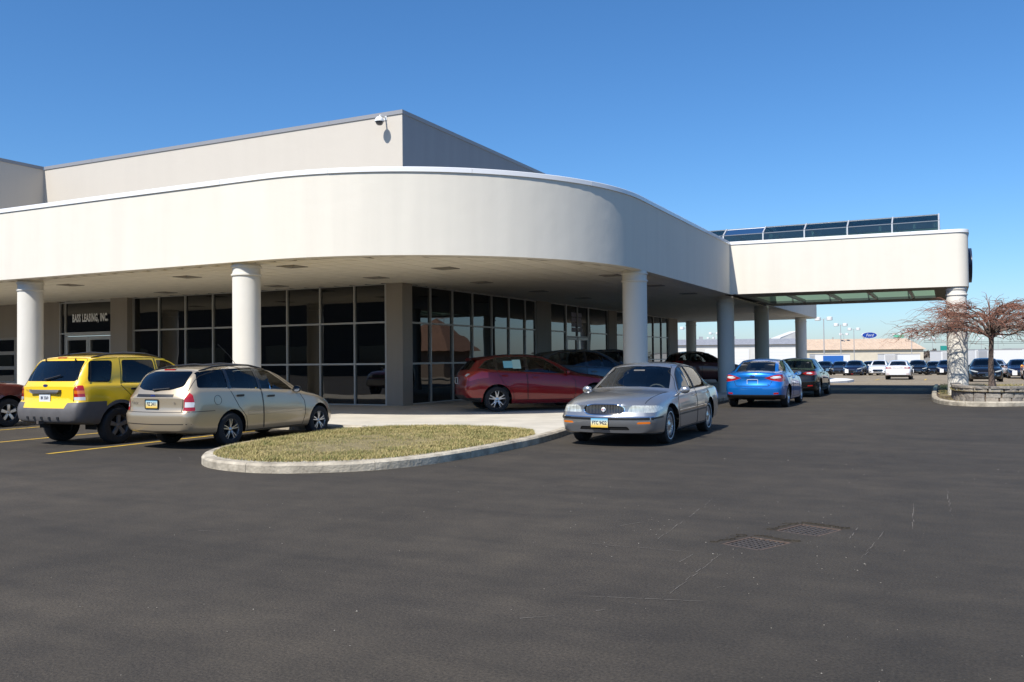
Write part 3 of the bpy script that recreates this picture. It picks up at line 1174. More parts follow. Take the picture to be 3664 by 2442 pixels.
def body_loft(sp):
    C = {k: pchip(sp[k]) for k in ('top', 'bot', 'sho', 'wid', 'rail', 'crown', 'bow')}
    x0, x1 = sp['top'][0][0], sp['top'][-1][0]
    keys = sorted({round(p[0], 4) for k in ('top', 'sho', 'wid', 'rail') for p in sp[k]} | {x0, x1})
    xs = [x0]
    for k in keys[1:]:
        if k - xs[-1] < 0.02 and k != x1:
            continue
        n = max(1, int(math.ceil((k - xs[-1]) / 0.075)))
        a = xs[-1]
        xs += [a + (k - a) * (i + 1) / n for i in range(n)]
    wmax = max(p[1] for p in sp['wid'])
    wsh = sp.get('wsh', 0.045)
    nf, nr = pchip(sp.get('nose', [(0, 0), (2, 0)])), pchip(sp.get('tail_nose', [(0, 0), (2, 0)]))
    axles = (0.0, sp['wb'])
    flare = sp.get('flare', 0.0)
    rows = []

    def place(x, y, z):
        xx = x - C['bow'](x) * (y / wmax) ** 2 if x > (x0 + x1) / 2 else x + C['bow'](x) * (y / wmax) ** 2
        xx += nf(z) * math.exp(-((x1 - x) / 0.16) ** 2) - nr(z) * math.exp(-((x - x0) / 0.16) ** 2)
        return (xx, y, z)
    for x in xs:
        zb, zs, zt, w, wr, cr = (C[k](x) for k in ('bot', 'sho', 'top', 'wid', 'rail', 'crown'))
        zs = min(zs, zt - 0.03)
        ze = max(zt - cr, zs + 0.02)
        ze = min(ze, zt - 0.004)
        ws = w - wsh
        wr = min(wr, ws - 0.03)
        P = [(0, zb), (w * 0.5, zb), (w - 0.14, zb), (w - 0.06, zb + 0.012), (w - 0.028, zb + 0.05)]
        fl = sum(flare * math.exp(-((x - a) / 0.33) ** 4) for a in axles)
        for t in (0.12, 0.24, 0.36, 0.48, 0.6, 0.72, 0.84, 0.93):
            z = zb + 0.05 + (zs - zb - 0.05) * t
            y = w - 0.025 * ((0.5 - t) / 0.5) ** 2 if t < 0.5 else w - wsh * ((t - 0.5) / 0.5) ** 2
            for tc, amp, wd in sp.get('crease', ()):
                y += amp * math.exp(-((t - tc) / wd) ** 2)
            y += fl * math.exp(-((t - 0.35) / 0.35) ** 4)
            P.append((y, z))
        P += [(ws, zs), (ws - 0.016, zs + 0.014)]
        for t in (0.25, 0.5, 0.75, 1.0):
            P.append((ws - 0.016 + (wr - ws + 0.016) * t + 0.022 * math.sin(math.pi * t) * min(1, (ze - zs) / 0.3), zs + 0.014 + (ze - zs - 0.014) * t))
        for t in (0.07, 0.16, 0.3, 0.5, 0.75, 1.0):
            P.append((wr * (1 - t), ze + (zt - ze) * (1 - (1 - t) ** 2.4)))
        rows.append((x, P))
    bm = bmesh.new()
    np_ = len(rows[0][1])
    grid = {}
    for s in (1, -1):
        for i, (x, P) in enumerate(rows):
            for k, (y, z) in enumerate(P):
                grid[(s, i, k)] = bm.verts.new(place(x, y * s, z))
    for s in (1, -1):
        for i in range(len(rows) - 1):
            for k in range(np_ - 1):
                q = [grid[(s, i, k)], grid[(s, i + 1, k)], grid[(s, i + 1, k + 1)], grid[(s, i, k + 1)]]
                if s < 0:
                    q.reverse()
                bm.faces.new(q)
    M = 8
    for end, i in ((0, 0), (1, len(rows) - 1)):
        x, P = rows[i]
        for s in (1, -1):
            g = []
            for k in range(2, np_):
                y, z = P[k]
                line = []
                for j in range(M + 1):
                    line.append(grid[(s, i, k)] if j == M else bm.verts.new(place(x, s * y * j / M, z)))
                g.append(line)
            for a in range(len(g) - 1):
                for j in range(M):
                    q = [g[a][j], g[a][j + 1], g[a + 1][j + 1], g[a + 1][j]]
                    if (end == 1) == (s < 0):
                        q.reverse()
                    try:
                        bm.faces.new(q)
                    except ValueError:
                        pass
    bmesh.ops.remove_doubles(bm, verts=bm.verts[:], dist=1e-5)
    bmesh.ops.dissolve_degenerate(bm, dist=1e-6, edges=bm.edges[:])
    bmesh.ops.recalc_face_normals(bm, faces=bm.faces[:])
    bm.normal_update()
    return bm


def hit(bvh, view, a, b, side):
    """surface point under a view coordinate; side is +1 / -1 along the viewing axis"""
    if view == 'side':
        o, d = Vector((a, 3.0 * side, b)), Vector((0, -side, 0))
    elif view == 'end':
        o, d = Vector((6.5 * side, a, b)), Vector((-side, 0, 0))
    else:
        o, d = Vector((a, b, 4.0)), Vector((0, 0, -1))
    h = bvh.ray_cast(o, d)
    if h[0] is None:
        return None, None
    n = h[1]
    if n.dot(d) > 0:
        n = -n
    return h[0], n


def ribbon(bvh, view, line, side, w, name, m, parent, lift=0.003, closed=False, step=0.05):
    """thin strip laid on the body along a 2-D line (panel gaps, mouldings, chrome)"""
    pts = []
    L = list(line) + ([line[0]] if closed else [])
    for i in range(len(L) - 1):
        a, b = Vector(L[i]), Vector(L[i + 1])
        n = max(1, int((b - a).length / step))
        for k in range(n):
            pts.append(a + (b - a) * k / n)
    pts.append(Vector(L[-1]))
    P, N = [], []
    for p in pts:
        h, n = hit(bvh, view, p.x, p.y, side)
        if h is not None:
            P.append(h)
            N.append(n)
    if len(P) < 2:
        return None
    vs, fs = [], []
    for i, p in enumerate(P):
        t = P[min(i + 1, len(P) - 1)] - P[max(i - 1, 0)]
        if t.length < 1e-7:
            t = Vector((1, 0, 0))
        t.normalize()
        s = N[i].cross(t).normalized() * (w / 2)
        up = N[i] * lift
        vs += [p - s - N[i] * 0.002, p - s * 0.8 + up, p + s * 0.8 + up, p + s - N[i] * 0.002]
    for i in range(len(P) - 1):
        for k in range(3):
            fs.append((i * 4 + k, i * 4 + k + 1, i * 4 + 5 + k, i * 4 + 4 + k))
    return MB().add(vs, fs).obj(name, m, parent, smooth=50)


WHEELS = {}


def wheel_meshes(key, r, w, rimr, style, n):
    """tyre, rim and backing meshes (outer side towards +y), shared between cars"""
    if key in WHEELS:
        return WHEELS[key]
    h = w / 2
    t = MB()
    t.lathe([(rimr - .012, -h * .86), (rimr + .012, -h * .96), (r - .05, -h), (r - .018, -h * .94), (r - .004, -h * .8), (r, -h * .5), (r, h * .5), (r - .004, h * .8), (r - .018, h * .94), (r - .05, h), (rimr + .012, h * .96), (rimr - .012, h * .86)], 40, 'y')
    # tread grooves
    tyre = t.mesh('tyre', 35)
    b = MB()
    b.lathe([(0.001, -h * .3), (rimr * .95, -h * .3), (rimr * .95, -h * .2), (0.001, -h * .2)], 28, 'y')
    b.lathe([(0.001, h * .12), (rimr * .58, h * .12), (rimr * .58, h * .06)], 24, 'y')
    back = b.mesh('wheel', 40)
    k = MB()
    k.lathe([(rimr * .93, -h * .7), (rimr * .93, h * .45), (rimr * .955, h * .8), (rimr * .985, h * .9), (rimr, h * .9), (rimr + .004, h * .86), (rimr, h * .7), (rimr * .97, -h * .7)], 40, 'y')

    def spoke(a, w0, w1, r0, r1, y0, y1, th=.03):
        ca, sa = math.cos(a), math.sin(a)
        vs = []
        for rr, ww, yy in ((r0, w0, y0), ((r0 + r1) / 2, (w0 + w1) / 2, y1 * .6 + y0 * .4 + .006), (r1, w1, y1)):
            for off, dy in ((-ww / 2, -th), (-ww / 2 * .8, 0), (ww / 2 * .8, 0), (ww / 2, -th)):
                vs.append((rr * ca - off * sa, yy + dy, rr * sa + off * ca))
        fs = []
        for i in range(2):
            for j in range(3):
                fs.append((i * 4 + j, i * 4 + j + 1, i * 4 + 5 + j, i * 4 + 4 + j))
        k.add(vs, fs)
    yo = h * .82
    if style == 'five':
        for i in range(n):
            spoke(math.pi / 2 + 2 * math.pi * i / n, rimr * .34, rimr * .44, rimr * .14, rimr * .95, yo - .012, yo - .004)
    elif style == 'twin':
        for i in range(n):
            for d in (-.17, .17):
                spoke(math.pi / 2 + 2 * math.pi * i / n + d, rimr * .10, rimr * .12, rimr * .12, rimr * .95, yo - .016, yo - .002)
    elif style == 'vee':
        for i in range(n):
            for d in (-.2, .2):
                a = math.pi / 2 + 2 * math.pi * i / n
                spoke(a + d, rimr * .12, rimr * .13, rimr * .42, rimr * .95, yo - .01, yo - .002)
            spoke(math.pi / 2 + 2 * math.pi * i / n, rimr * .3, rimr * .4, rimr * .12, rimr * .55, yo - .02, yo - .012)
    elif style == 'multi':
        for i in range(n):
            spoke(math.pi / 2 + 2 * math.pi * i / n, rimr * .11, rimr * .16, rimr * .15, rimr * .95, yo - .014, yo - .004)
    if style == 'cover':
        k.lathe([(0.001, yo + .012), (rimr * .2, yo + .01), (rimr * .3, yo - .004), (rimr * .5, yo - .012), (rimr * .62, yo - .006)], 36, 'y')
        for i in range(n):
            spoke(2 * math.pi * i / n, rimr * .12, rimr * .17, rimr * .58, rimr * .93, yo - .006, yo - .002, .02)
    else:
        k.lathe([(0.001, yo - .002), (rimr * .12, yo - .004), (rimr * .2, yo - .016), (rimr * .22, yo - .05)], 20, 'y')
    rim = k.mesh('rim', 40)
    WHEELS[key] = (tyre, rim, back)
    return WHEELS[key]


def build_car(sp, name, label, cat, group=None):
    """body shell from lofted sections; windows, lights, doors and bumpers are cut out of it as parts of their own"""
    root = thing(name, label, cat, group=group)
    bm = body_loft(sp)
    base = bm.copy()
    bvh = BVHTree.FromBMesh(base)
    P = sp['paint']
    black = pbr('black_trim', (.012, .012, .013), .45)
    dark = pbr('wheel_well_dark', (.008, .008, .008), .9)
    seam = pbr('panel_gap', (.006, .006, .006), .8)
    chrome = pbr('chrome', (.75, .75, .76), .08, 1.0)
    X0, X1 = sp['top'][0][0], sp['top'][-1][0]
    wb, r = sp['wb'], sp['r']
    ra = sp.get('arch', r + .055)

    def fside(s):
        return lambda c, n: c.y * s > 0.15 and abs(n.y) > 0.2
    # wheel arches
    for ax in (0.0, wb):
        poly = [(ax + ra * math.cos(2 * math.pi * k / 22), r + .012 + ra * math.sin(2 * math.pi * k / 22)) for k in range(22)]
        lo = [(ax - ra * .96, -.2), (ax + ra * .96, -.2)]
        poly = [q for q in poly if q[1] > r * .8] 
        poly = sorted(poly, key=lambda q: -math.atan2(q[1] - r, q[0] - ax))
        poly = poly + lo[::-1]
        for s in (1, -1):
            fs = carve(bm, poly, 'side', lambda c, n, s=s: c.y * s > 0.45)
            bmesh.ops.delete(bm, geom=fs, context='FACES')
    # lights, grilles, mouldings cut from the skin: (name, view, poly, end, mat, both sides?)
    made = {}

    def efilt(end, ylim=None):
        xm = (X0 + X1) / 2
        if end == 'front':
            return lambda c, n: c.x > xm + .8 and n.x > 0.12
        if end == 'rear':
            return lambda c, n: c.x < xm - .8 and n.x < -0.12
        if end == 'top':
            return lambda c, n: n.z > 0.08
        return lambda c, n: True
    for d in sp.get('cuts', ()):
        polys = [d['poly']]
        if d.get('mirror'):
            if d['view'] == 'end':
                polys.append([(-a, b) for a, b in reversed(d['poly'])])
            elif d['view'] == 'top':
                polys.append([(a, -b) for a, b in reversed(d['poly'])])
        if d['view'] == 'side':
            jobs = [(d['poly'], (lambda c, n, s=s: c.y * s > 0 and abs(n.y) > d.get('ny', .2))) for s in (1, -1)] if d.get('mirror') else [(d['poly'], d.get('filt', lambda c, n: True))]
        else:
            jobs = [(p, d.get('filt') or efilt(d['end'])) for p in polys]
        for p, fl in jobs:
            fs = carve(bm, p, d['view'], fl)
            if not fs:
                continue
            me = extract(bm, fs, d['name'], d.get('push', 0.0))
            o = link(d['name'], me, d['mat'], root)
            made.setdefault(d['name'], []).append(o)
    # glazing
    G = sp['glass']
    for poly in sp.get('side_glass', ()):
        gm = G
        if isinstance(poly, tuple) and isinstance(poly[1], bpy.types.Material):
            poly, gm = poly
        for s in (1, -1):
            fs = carve(bm, poly, 'side', lambda c, n, s=s: c.y * s > 0.2 and abs(n.y) > 0.25 and c.z > 0.7)
            if fs:
                link('side_window', extract(bm, fs, 'side_window', -0.006), gm, root)
    if sp.get('windshield'):
        fs = carve(bm, sp['windshield'], 'top', lambda c, n: n.z > .15 and n.x > .1)
        if fs:
            link('windshield', extract(bm, fs, 'windshield', -0.004), sp.get('ws_glass', G), root)
    if sp.get('rear_glass'):
        v, poly = sp['rear_glass']
        fs = carve(bm, poly, v, (lambda c, n: n.z > .15 and n.x < -.1) if v == 'top' else (lambda c, n: n.x < -.15 and c.x < .6))
        if fs:
            link('rear_window', extract(bm, fs, 'rear_window', -0.004), sp.get('rear_mat', G), root)
    for d in sp.get('cuts2', ()):
        for s in (1, -1):
            fs = carve(bm, d['poly'], 'side', lambda c, n, s=s: c.y * s > 0.2 and abs(n.y) > d.get('ny', .2) and c.z > d.get('zmin', 0))
            if fs:
                link(d['name'], extract(bm, fs, d['name'], d.get('push', 0.002)), d['mat'], root)
    # doors
    for poly, hx, hz in sp.get('doors', ()):
        for s in (1, -1):
            fs = carve(bm, poly, 'side', lambda c, n, s=s: c.y * s > 0.3 and abs(n.y) > 0.2)
            if not fs:
                continue
            dr = link('door', extract(bm, fs, 'door'), P, root)
            ribbon(bvh, 'side', poly, s, .011, 'door_gap', seam, dr, closed=True)
            if hx is not None:
                h, n = hit(bvh, 'side', hx, hz, s)
                if h is not None:
                    m = MB()
                    m.obox(h + n * .012, Vector((.085, 0, 0)), n * .016, Vector((0, 0, .018)))
                    m.obox(h + n * .03 + Vector((0, 0, .002)), Vector((.075, 0, 0)), n * .008, Vector((0, 0, .012)))
                    m.obj('handle', sp.get('handle_mat', P), dr)
    for view, line, side, w, nm, m, closed in sp.get('strips', ()):
        for s in ((1, -1) if side == 0 else (side,)):
            ribbon(bvh, view, line, s, w, nm, m or seam, root, closed=closed, lift=.006 if nm != 'panel_gap' else .003)
    bmesh.ops.recalc_face_normals(bm, faces=bm.faces[:])
    me = bpy.data.meshes.new('body')
    bm.to_mesh(me)
    bm.free()
    me.shade_smooth()
    me.set_sharp_from_angle(angle=math.radians(42))
    link('body', me, P, root)
    # wheels
    tr = sp['track']
    tw = sp.get('tw', .205)
    tyre, rim, back = wheel_meshes(sp['wheel'][0], r, tw, sp['rimr'], *sp['wheel'][1:3])
    rub = pbr('tyre_rubber', (.018, .018, .019), .85, bump=.3, bscale=90)
    for ax in (0.0, wb):
        for s in (1, -1):
            w = link('wheel', back, dark, root)
            w.location = (ax, s * tr, r)
            w.rotation_euler = (0, 0, 0 if s > 0 else math.pi)
            link('tyre', tyre, rub, w)
            rm = link('rim', rim, sp['rim_mat'], w)
            if sp.get('whitewall'):
                MB().lathe([(sp['rimr'] + .028, tw / 2 * .985 + .002), (sp['rimr'] + .046, tw / 2 * 1.0 + .002)], 40, 'y').obj('whitewall', pbr('whitewall', (.7, .7, .68), .7), w)
            well = MB()
            well.lathe([(ra + .03, s * .02), (ra + .03, -s * .30), (.01, -s * .30)], 20, 'y', (0, 0, 0), -.12, math.pi + .12)
            wl = well.obj('wheel_well', dark, root, fix=False)
            wl.location = (ax, s * (sp['wid'][len(sp['wid']) // 2][1] - .10), r)
    # interior
    if sp.get('interior', True):
        cl = sp.get('cloth', pbr('seat_cloth', (.10, .10, .105), .9))
        it = pbr('interior_trim', (.05, .05, .052), .8)
        zf, fx, rx, hw = sp.get('floor', .35), sp['seat_x'][0], sp['seat_x'][1], sp['wid'][len(sp['wid']) // 2][1] - .22
        fl = MB()
        fl.box(X0 + .5, X1 - 1.0, -hw - .1, hw + .1, zf - .02, zf)
        fl.obj('floor_pan', it, root)

        def seat(x, y, w, hz=.0):
            m = MB()
            m.obox((x + .02, y, zf + .18), (.26, 0, .03), (0, w, 0), (-.02, 0, .09))
            m.obox((x - .28, y, zf + .50), (-.07, 0, .31), (0, w * .95, 0), (.06, 0, .02))
            m.obox((x - .37, y, zf + .90 + hz), (-.02, 0, .085), (0, w * .5, 0), (.045, 0, .01))
            me = m.mesh('seat')
            return link('seat', me, cl, root)
        for y in (hw * .5, -hw * .5):
            seat(fx, y, .24)
        for y in (hw * .52, -hw * .52):
            seat(rx, y, .29, -.04)
        dx = sp['seat_x'][2]
        zd = sp['sho'][len(sp['sho']) // 2][1]
        d = MB()
        d.obox((dx, 0, zd - .12), (.2, 0, -.02), (0, hw + .06, 0), (.02, 0, .12))
        d.obj('dashboard', it, root)
        sw = MB()
        c = Vector((dx - .32, hw * .5, zd - .02))
        axis = Vector((-.9, 0, .42)).normalized()
        a, b = Vector((0, 1, 0)), axis.cross(Vector((0, 1, 0)))
        sw.tube([c + (a * math.cos(t) + b * math.sin(t)) * .185 for t in [2 * math.pi * k / 20 for k in range(21)]], .016, 6, False)
        sw.bar(c - a * .18, c + a * .18, .03, .04)
        sw.bar(c, c - axis * .25, .05)
        sw.obj('steering_wheel', pbr('wheel_rim_vinyl', (.16, .16, .16), .6), root)
    # mirrors
    if sp.get('mirror'):
        mx, mz, mm = sp['mirror']
        for s in (1, -1):
            h, n = hit(bvh, 'side', mx, mz, s)
            if h is None:
                continue
            m = MB()
            o = h + Vector((0, s * .10, .035))
            prof = [(.0, -.05), (.045, -.045), (.064, -.02), (.068, .01), (.064, .026)]
            vs, fs = [], []
            K = 12
            for rr, xx in prof:
                for k in range(K):
                    an = 2 * math.pi * k / K
                    vs.append((o.x - xx, o.y + rr * 1.45 * math.cos(an), o.z + rr * math.sin(an)))
            for i in range(len(prof) - 1):
                for k in range(K):
                    fs.append((i * K + k, i * K + (k + 1) % K, (i + 1) * K + (k + 1) % K, (i + 1) * K + k))
            m.add(vs, fs)
            m.bar(h - Vector((0, s * .03, 0)), o - Vector((0, s * .05, 0)), .06, .04)
            mo = m.obj('wing_mirror', mm, root, smooth=50)
            g = MB()
            g.lathe([(0.001, 0), (.058, 0)], 14, 'x', (0, 0, 0))
            gg = g.obj('mirror_glass', pbr('mirror_glass', (.6, .62, .65), .03, 1.0), mo)
            gg.location = o + Vector((-.024, 0, 0))
            gg.scale = (1, 1.4, 1)
    base.free()
    return root, bvh


def plate(bvh, parent, end, y, z, w, h, col, txt, tcol, tsize, frame=None, dx=.012):
    s = 1 if end == 'front' else -1
    p, n = hit(bvh, 'end', y, z, s)
    x = p.x + s * dx
    m = MB().box(x - .006 if s > 0 else x, x if s > 0 else x + .006, y - w / 2, y + w / 2, z - h / 2, z + h / 2)
    o = m.obj('number_plate', col, parent)
    if txt:
        me = text_mesh(txt, tsize, 'plate_lettering', offset=tsize * .02, xs=.78)
        t = link('plate_lettering', me, tcol, o)
        t.location = (x + s * .003, y, z)
        t.rotation_euler = (math.radians(90), 0, math.radians(90) * s)
    if frame:
        f = MB()
        for a, b in (((-w / 2, -h / 2), (w / 2, -h / 2)), ((w / 2, -h / 2), (w / 2, h / 2)), ((w / 2, h / 2), (-w / 2, h / 2)), ((-w / 2, h / 2), (-w / 2, -h / 2))):
            f.bar((x, y + a[0], z + a[1]), (x, y + b[0], z + b[1]), .016, .016)
        f.obj('plate_frame', frame, o)
    return o


def oval_badge(bvh, parent, end, y, z, w, h, txt=True):
    s = 1 if end == 'front' else -1
    p, n = hit(bvh, 'end', y, z, s)
    x = p.x + s * .008
    m = MB()
    K = 24
    pts = [(y + w / 2 * math.cos(2 * math.pi * k / K), z + h / 2 * math.sin(2 * math.pi * k / K)) for k in range(K)]
    m.add([(x - s * .02, a, b) for a, b in pts] + [(x, a, b) for a, b in pts], [tuple(range(K)), tuple(range(K, 2 * K))] + [(k, (k + 1) % K, K + (k + 1) % K, K + k) for k in range(K)])
    o = m.obj('badge', pbr('badge_silver', (.7, .7, .72), .2, 1.0), parent)
    m2 = MB()
    m2.add([(x + s * .003, y + (a - y) * .9, z + (b - z) * .86) for a, b in pts], [tuple(range(K))])
    m2.obj('badge_field', pbr('badge_blue', (.01, .03, .18), .3), o, fix=False)
    if txt:
        t = link('badge_lettering', text_mesh('Ford', h * .62, 'badge_lettering', shear=.3), pbr('badge_silver', (.7, .7, .72)), o)
        t.location = (x + s * .005, y, z)
        t.rotation_euler = (math.radians(90), 0, math.radians(90) * s)
    return o
# ------------------------------------------------------------------ car designs (x forward from the rear axle, y left, z up)
glass_clear = glass_mat('car_glass', (.55, .60, .58))
glass_dark = glass_mat('car_glass_privacy', (.10, .11, .115))
glass_shade = glass_mat('car_glass_tinted', (.30, .33, .33))
alloy = pbr('alloy_wheel', (.55, .56, .58), .28, .9)
alloy_dull = pbr('alloy_wheel_dull', (.20, .20, .205), .5, .5)
alloy_dark = pbr('alloy_wheel_dark', (.10, .10, .105), .35, .8)
chrome = pbr('chrome', (.75, .75, .76), .08, 1.0)
black_trim = pbr('black_trim', (.012, .012, .013), .45)
gloss_black = pbr('gloss_black', (.008, .008, .009), .12, coat=1.0)
grey_clad = pbr('grey_cladding', (.105, .10, .10), .62, noise=.12, nscale=5)
lens_red = pbr('lens_red', (.36, .008, .008), .12, coat=1.0)
lens_amber = pbr('lens_amber', (.65, .16, .01), .12, coat=1.0)
lens_white = pbr('lens_white', (.62, .63, .64), .10, coat=1.0)
lens_head = pbr('headlamp_lens', (.50, .52, .48), .14, .25, coat=1.0, noise=.35, nscale=26, stretch=(1, 1, .15))
lens_dark = pbr('headlamp_dark', (.10, .10, .11), .08, .6, coat=1.0)
seam_mat = pbr('panel_gap', (.006, .006, .006), .8)
plate_white = pbr('plate_white', (.62, .64, .66), .4)
plate_ohio = None


def ohio_plate():
    """blue at the top fading to gold at the bottom: the print on the plate itself"""
    if 'plate_gold_blue' in MATS:
        return MATS['plate_gold_blue']
    m, nt, out = node_mat('plate_gold_blue')
    b = nt.nodes.new('ShaderNodeBsdfPrincipled')
    b.inputs['Roughness'].default_value = .4
    tc = nt.nodes.new('ShaderNodeTexCoord')
    sx = nt.nodes.new('ShaderNodeSeparateXYZ')
    nt.links.new(tc.outputs['Generated'], sx.inputs[0])
    rp = nt.nodes.new('ShaderNodeValToRGB')
    e = rp.color_ramp.elements
    e[0].position, e[0].color = 0.1, (.70, .45, .06, 1)
    e[1].position, e[1].color = 0.95, (.12, .40, .62, 1)
    k = rp.color_ramp.elements.new(.5)
    k.color = (.72, .68, .45, 1)
    nt.links.new(sx.outputs['Z'], rp.inputs[0])
    nt.links.new(rp.outputs[0], b.inputs['Base Color'])
    nt.links.new(b.outputs[0], out.inputs[0])
    return m


plate_ohio = ohio_plate()
plate_ink = pbr('plate_ink', (.015, .02, .06), .5)


def mir(p):
    return [(-a, b) for a, b in reversed(p)]


# ---- older full-size sedan (silver, front three-quarter view)
def spec_old_sedan(P):
    hl = rounded([(.42, .60), (.86, .60), (.90, .66), (.86, .715), (.50, .725), (.45, .69)], .03)
    return dict(
        paint=P, glass=glass_clear, wb=2.814, r=.33, rimr=.205, track=.79, tw=.21, wheel=('cover', 'cover', 22), rim_mat=alloy, whitewall=True,
        top=[(-1.24, .80), (-1.20, .88), (-1.12, .945), (-.9, .985), (-.60, 1.02), (-.35, 1.17), (-.08, 1.325), (.12, 1.395), (.5, 1.445), (.9, 1.462), (1.3, 1.45), (1.55, 1.415), (1.72, 1.35), (2.05, 1.18), (2.45, .985), (2.6, .955), (3.0, .925), (3.4, .88), (3.65, .83), (3.78, .785), (3.85, .735)],
        bot=[(-1.24, .40), (-1.15, .32), (-.9, .26), (-.4, .22), (0, .2), (2.8, .2), (3.2, .2), (3.6, .21), (3.85, .25)],
        sho=[(-1.24, .74), (-1.1, .85), (-.6, .915), (0, .915), (1.0, .90), (2.0, .88), (2.4, .865), (3.0, .81), (3.4, .76), (3.7, .70), (3.85, .66)],
        wid=[(-1.24, .76), (-1.18, .83), (-1.0, .89), (-.5, .925), (.3, .945), (1.5, .945), (2.5, .945), (3.2, .925), (3.6, .895), (3.78, .86), (3.85, .80)],
        rail=[(-1.24, .60), (-1.1, .68), (-.6, .69), (-.1, .62), (.3, .61), (1.3, .62), (1.65, .645), (2.0, .71), (2.45, .79), (2.7, .79), (3.4, .72), (3.85, .62)],
        crown=[(-1.24, .02), (-.6, .04), (.1, .06), (.9, .065), (1.6, .06), (2.4, .05), (2.8, .035), (3.85, .035)],
        bow=[(-1.24, .16), (-.7, .14), (.2, .08), (1, .03), (1.6, .1), (2.4, .16), (3.0, .16), (3.6, .20), (3.85, .26)],
        nose=[(.2, -.03), (.34, .02), (.42, .045), (.52, .05), (.56, .02), (.62, -.01), (.8, -.02)],
        tail_nose=[(.3, 0), (.45, .05), (.58, .05), (.62, 0), (.9, 0)], flare=.012, wsh=.05,
        cuts=[
            dict(name='grille', view='end', end='front', poly=[(.37 * math.copysign(abs(math.cos(t)) ** .55, math.cos(t)), .645 + .096 * math.copysign(abs(math.sin(t)) ** .75, math.sin(t))) for t in [2 * math.pi * k / 28 for k in range(28)]], mat=gloss_black, push=-.02),
            dict(name='headlight', view='end', end='front', poly=hl, mirror=True, mat=lens_head, filt=lambda c, n: c.x > 3.2),
            dict(name='turn_signal', view='end', end='front', poly=rounded([(.58, .405), (.80, .41), (.80, .445), (.60, .44)], .015), mirror=True, mat=lens_amber),
            dict(name='air_intake', view='end', end='front', poly=rounded([(-.46, .30), (.46, .30), (.42, .36), (-.42, .36)], .02), mat=black_trim, push=-.01),
            dict(name='tail_light', view='end', end='rear', poly=[(.35, .70), (.9, .70), (.9, .84), (.35, .86)], mirror=True, mat=lens_red, filt=lambda c, n: c.x < -.85),
        ],
        side_glass=[rounded([(2.10, .925), (1.12, .945), (1.10, 1.36), (1.48, 1.345), (1.70, 1.26)], .03),
                    rounded([(1.02, .945), (.20, .955), (.20, 1.30), (.5, 1.35), (1.02, 1.365)], .03),
                    rounded([(.15, .958), (-.22, .975), (.0, 1.20), (.15, 1.275)], .02)],
        cuts2=[dict(name='window_surround', view='side', poly=[(2.17, .912), (-.28, .955), (.0, 1.235), (.22, 1.325), (.5, 1.37), (1.3, 1.385), (1.5, 1.365), (1.72, 1.285)], mirror=True, mat=black_trim, ny=.25, zmin=.85)],
        windshield=[(2.40, 0), (2.37, .40), (2.29, .72), (1.98, .66), (1.61, .57), (1.66, 0), (1.61, -.57), (1.98, -.66), (2.29, -.72), (2.37, -.40)],
        rear_glass=('top', [(-.55, 0), (-.52, .35), (-.44, .60), (.12, .50), (.06, 0), (.12, -.50), (-.44, -.60), (-.52, -.35)]),
        doors=[([(2.28, .26), (1.08, .26), (1.08, 1.39), (1.5, 1.38), (1.75, 1.28), (2.2, .95), (2.38, .75), (2.40, .5)], 1.28, .80),
               ([(1.06, .26), (.42, .26), (.40, .52), (.22, .70), (.10, .95), (.16, 1.315), (.5, 1.38), (1.06, 1.39)], .30, .82)],
        strips=[('side', [(3.78, .50), (3.30, .515)], 0, .035, 'side_moulding', black_trim, False),
                ('side', [(2.40, .555), (.42, .575)], 0, .05, 'side_moulding', chrome, False),
                ('side', [(2.40, .50), (.42, .52)], 0, .03, 'side_moulding', black_trim, False),
                ('end', [(-.84, .495), (-.4, .495), (0, .495), (.4, .495), (.84, .495)], 1, .04, 'bumper_strip', black_trim, False),
                ('end', [(-.84, .525), (0, .525), (.84, .525)], 1, .02, 'bumper_chrome', chrome, False),
                ('top', [(3.62, .68), (3.3, .715), (2.6, .76)], 0, .01, 'panel_gap', None, False),
                ('end', [(.37 * math.copysign(abs(math.cos(t)) ** .55, math.cos(t)), .645 + .096 * math.copysign(abs(math.sin(t)) ** .75, math.sin(t))) for t in [2 * math.pi * k / 28 for k in range(28)]], 1, .022, 'grille_surround', chrome, True)],
        seat_x=(1.35, .32, 2.15), mirror=(2.12, .90, P), cloth=pbr('grey_velour', (.16, .16, .17), .95))


# ---- compact station wagon (gold, rear three-quarter view)
def squeeze(sp, x0, k):
    """shorten the front of a design a little: every x beyond x0 is drawn back"""
    q = lambda x: x if x < x0 else x0 + (x - x0) * k
    for key in ('top', 'bot', 'sho', 'wid', 'rail', 'crown', 'bow'):
        sp[key] = [(q(x), z) for x, z in sp[key]]
    sp['wb'] = q(sp['wb'])
    sp['side_glass'] = [[(q(x), z) for x, z in p] for p in sp['side_glass']]
    sp['windshield'] = [(q(x), z) for x, z in sp['windshield']]
    sp['doors'] = [([(q(x), z) for x, z in p], q(a), b) for p, a, b in sp['doors']]
    sp['cuts'] = [dict(d, poly=[(q(x), z) for x, z in d['poly']]) if d['view'] == 'side' else d for d in sp['cuts']]
    sp['strips'] = [(v, [(q(x), z) for x, z in l] if v != 'end' else l, a, w, n, m, c) for v, l, a, w, n, m, c in sp['strips']]
    sp['mirror'] = (q(sp['mirror'][0]),) + tuple(sp['mirror'][1:])
    sp['seat_x'] = tuple(q(x) for x in sp['seat_x'])
    return sp


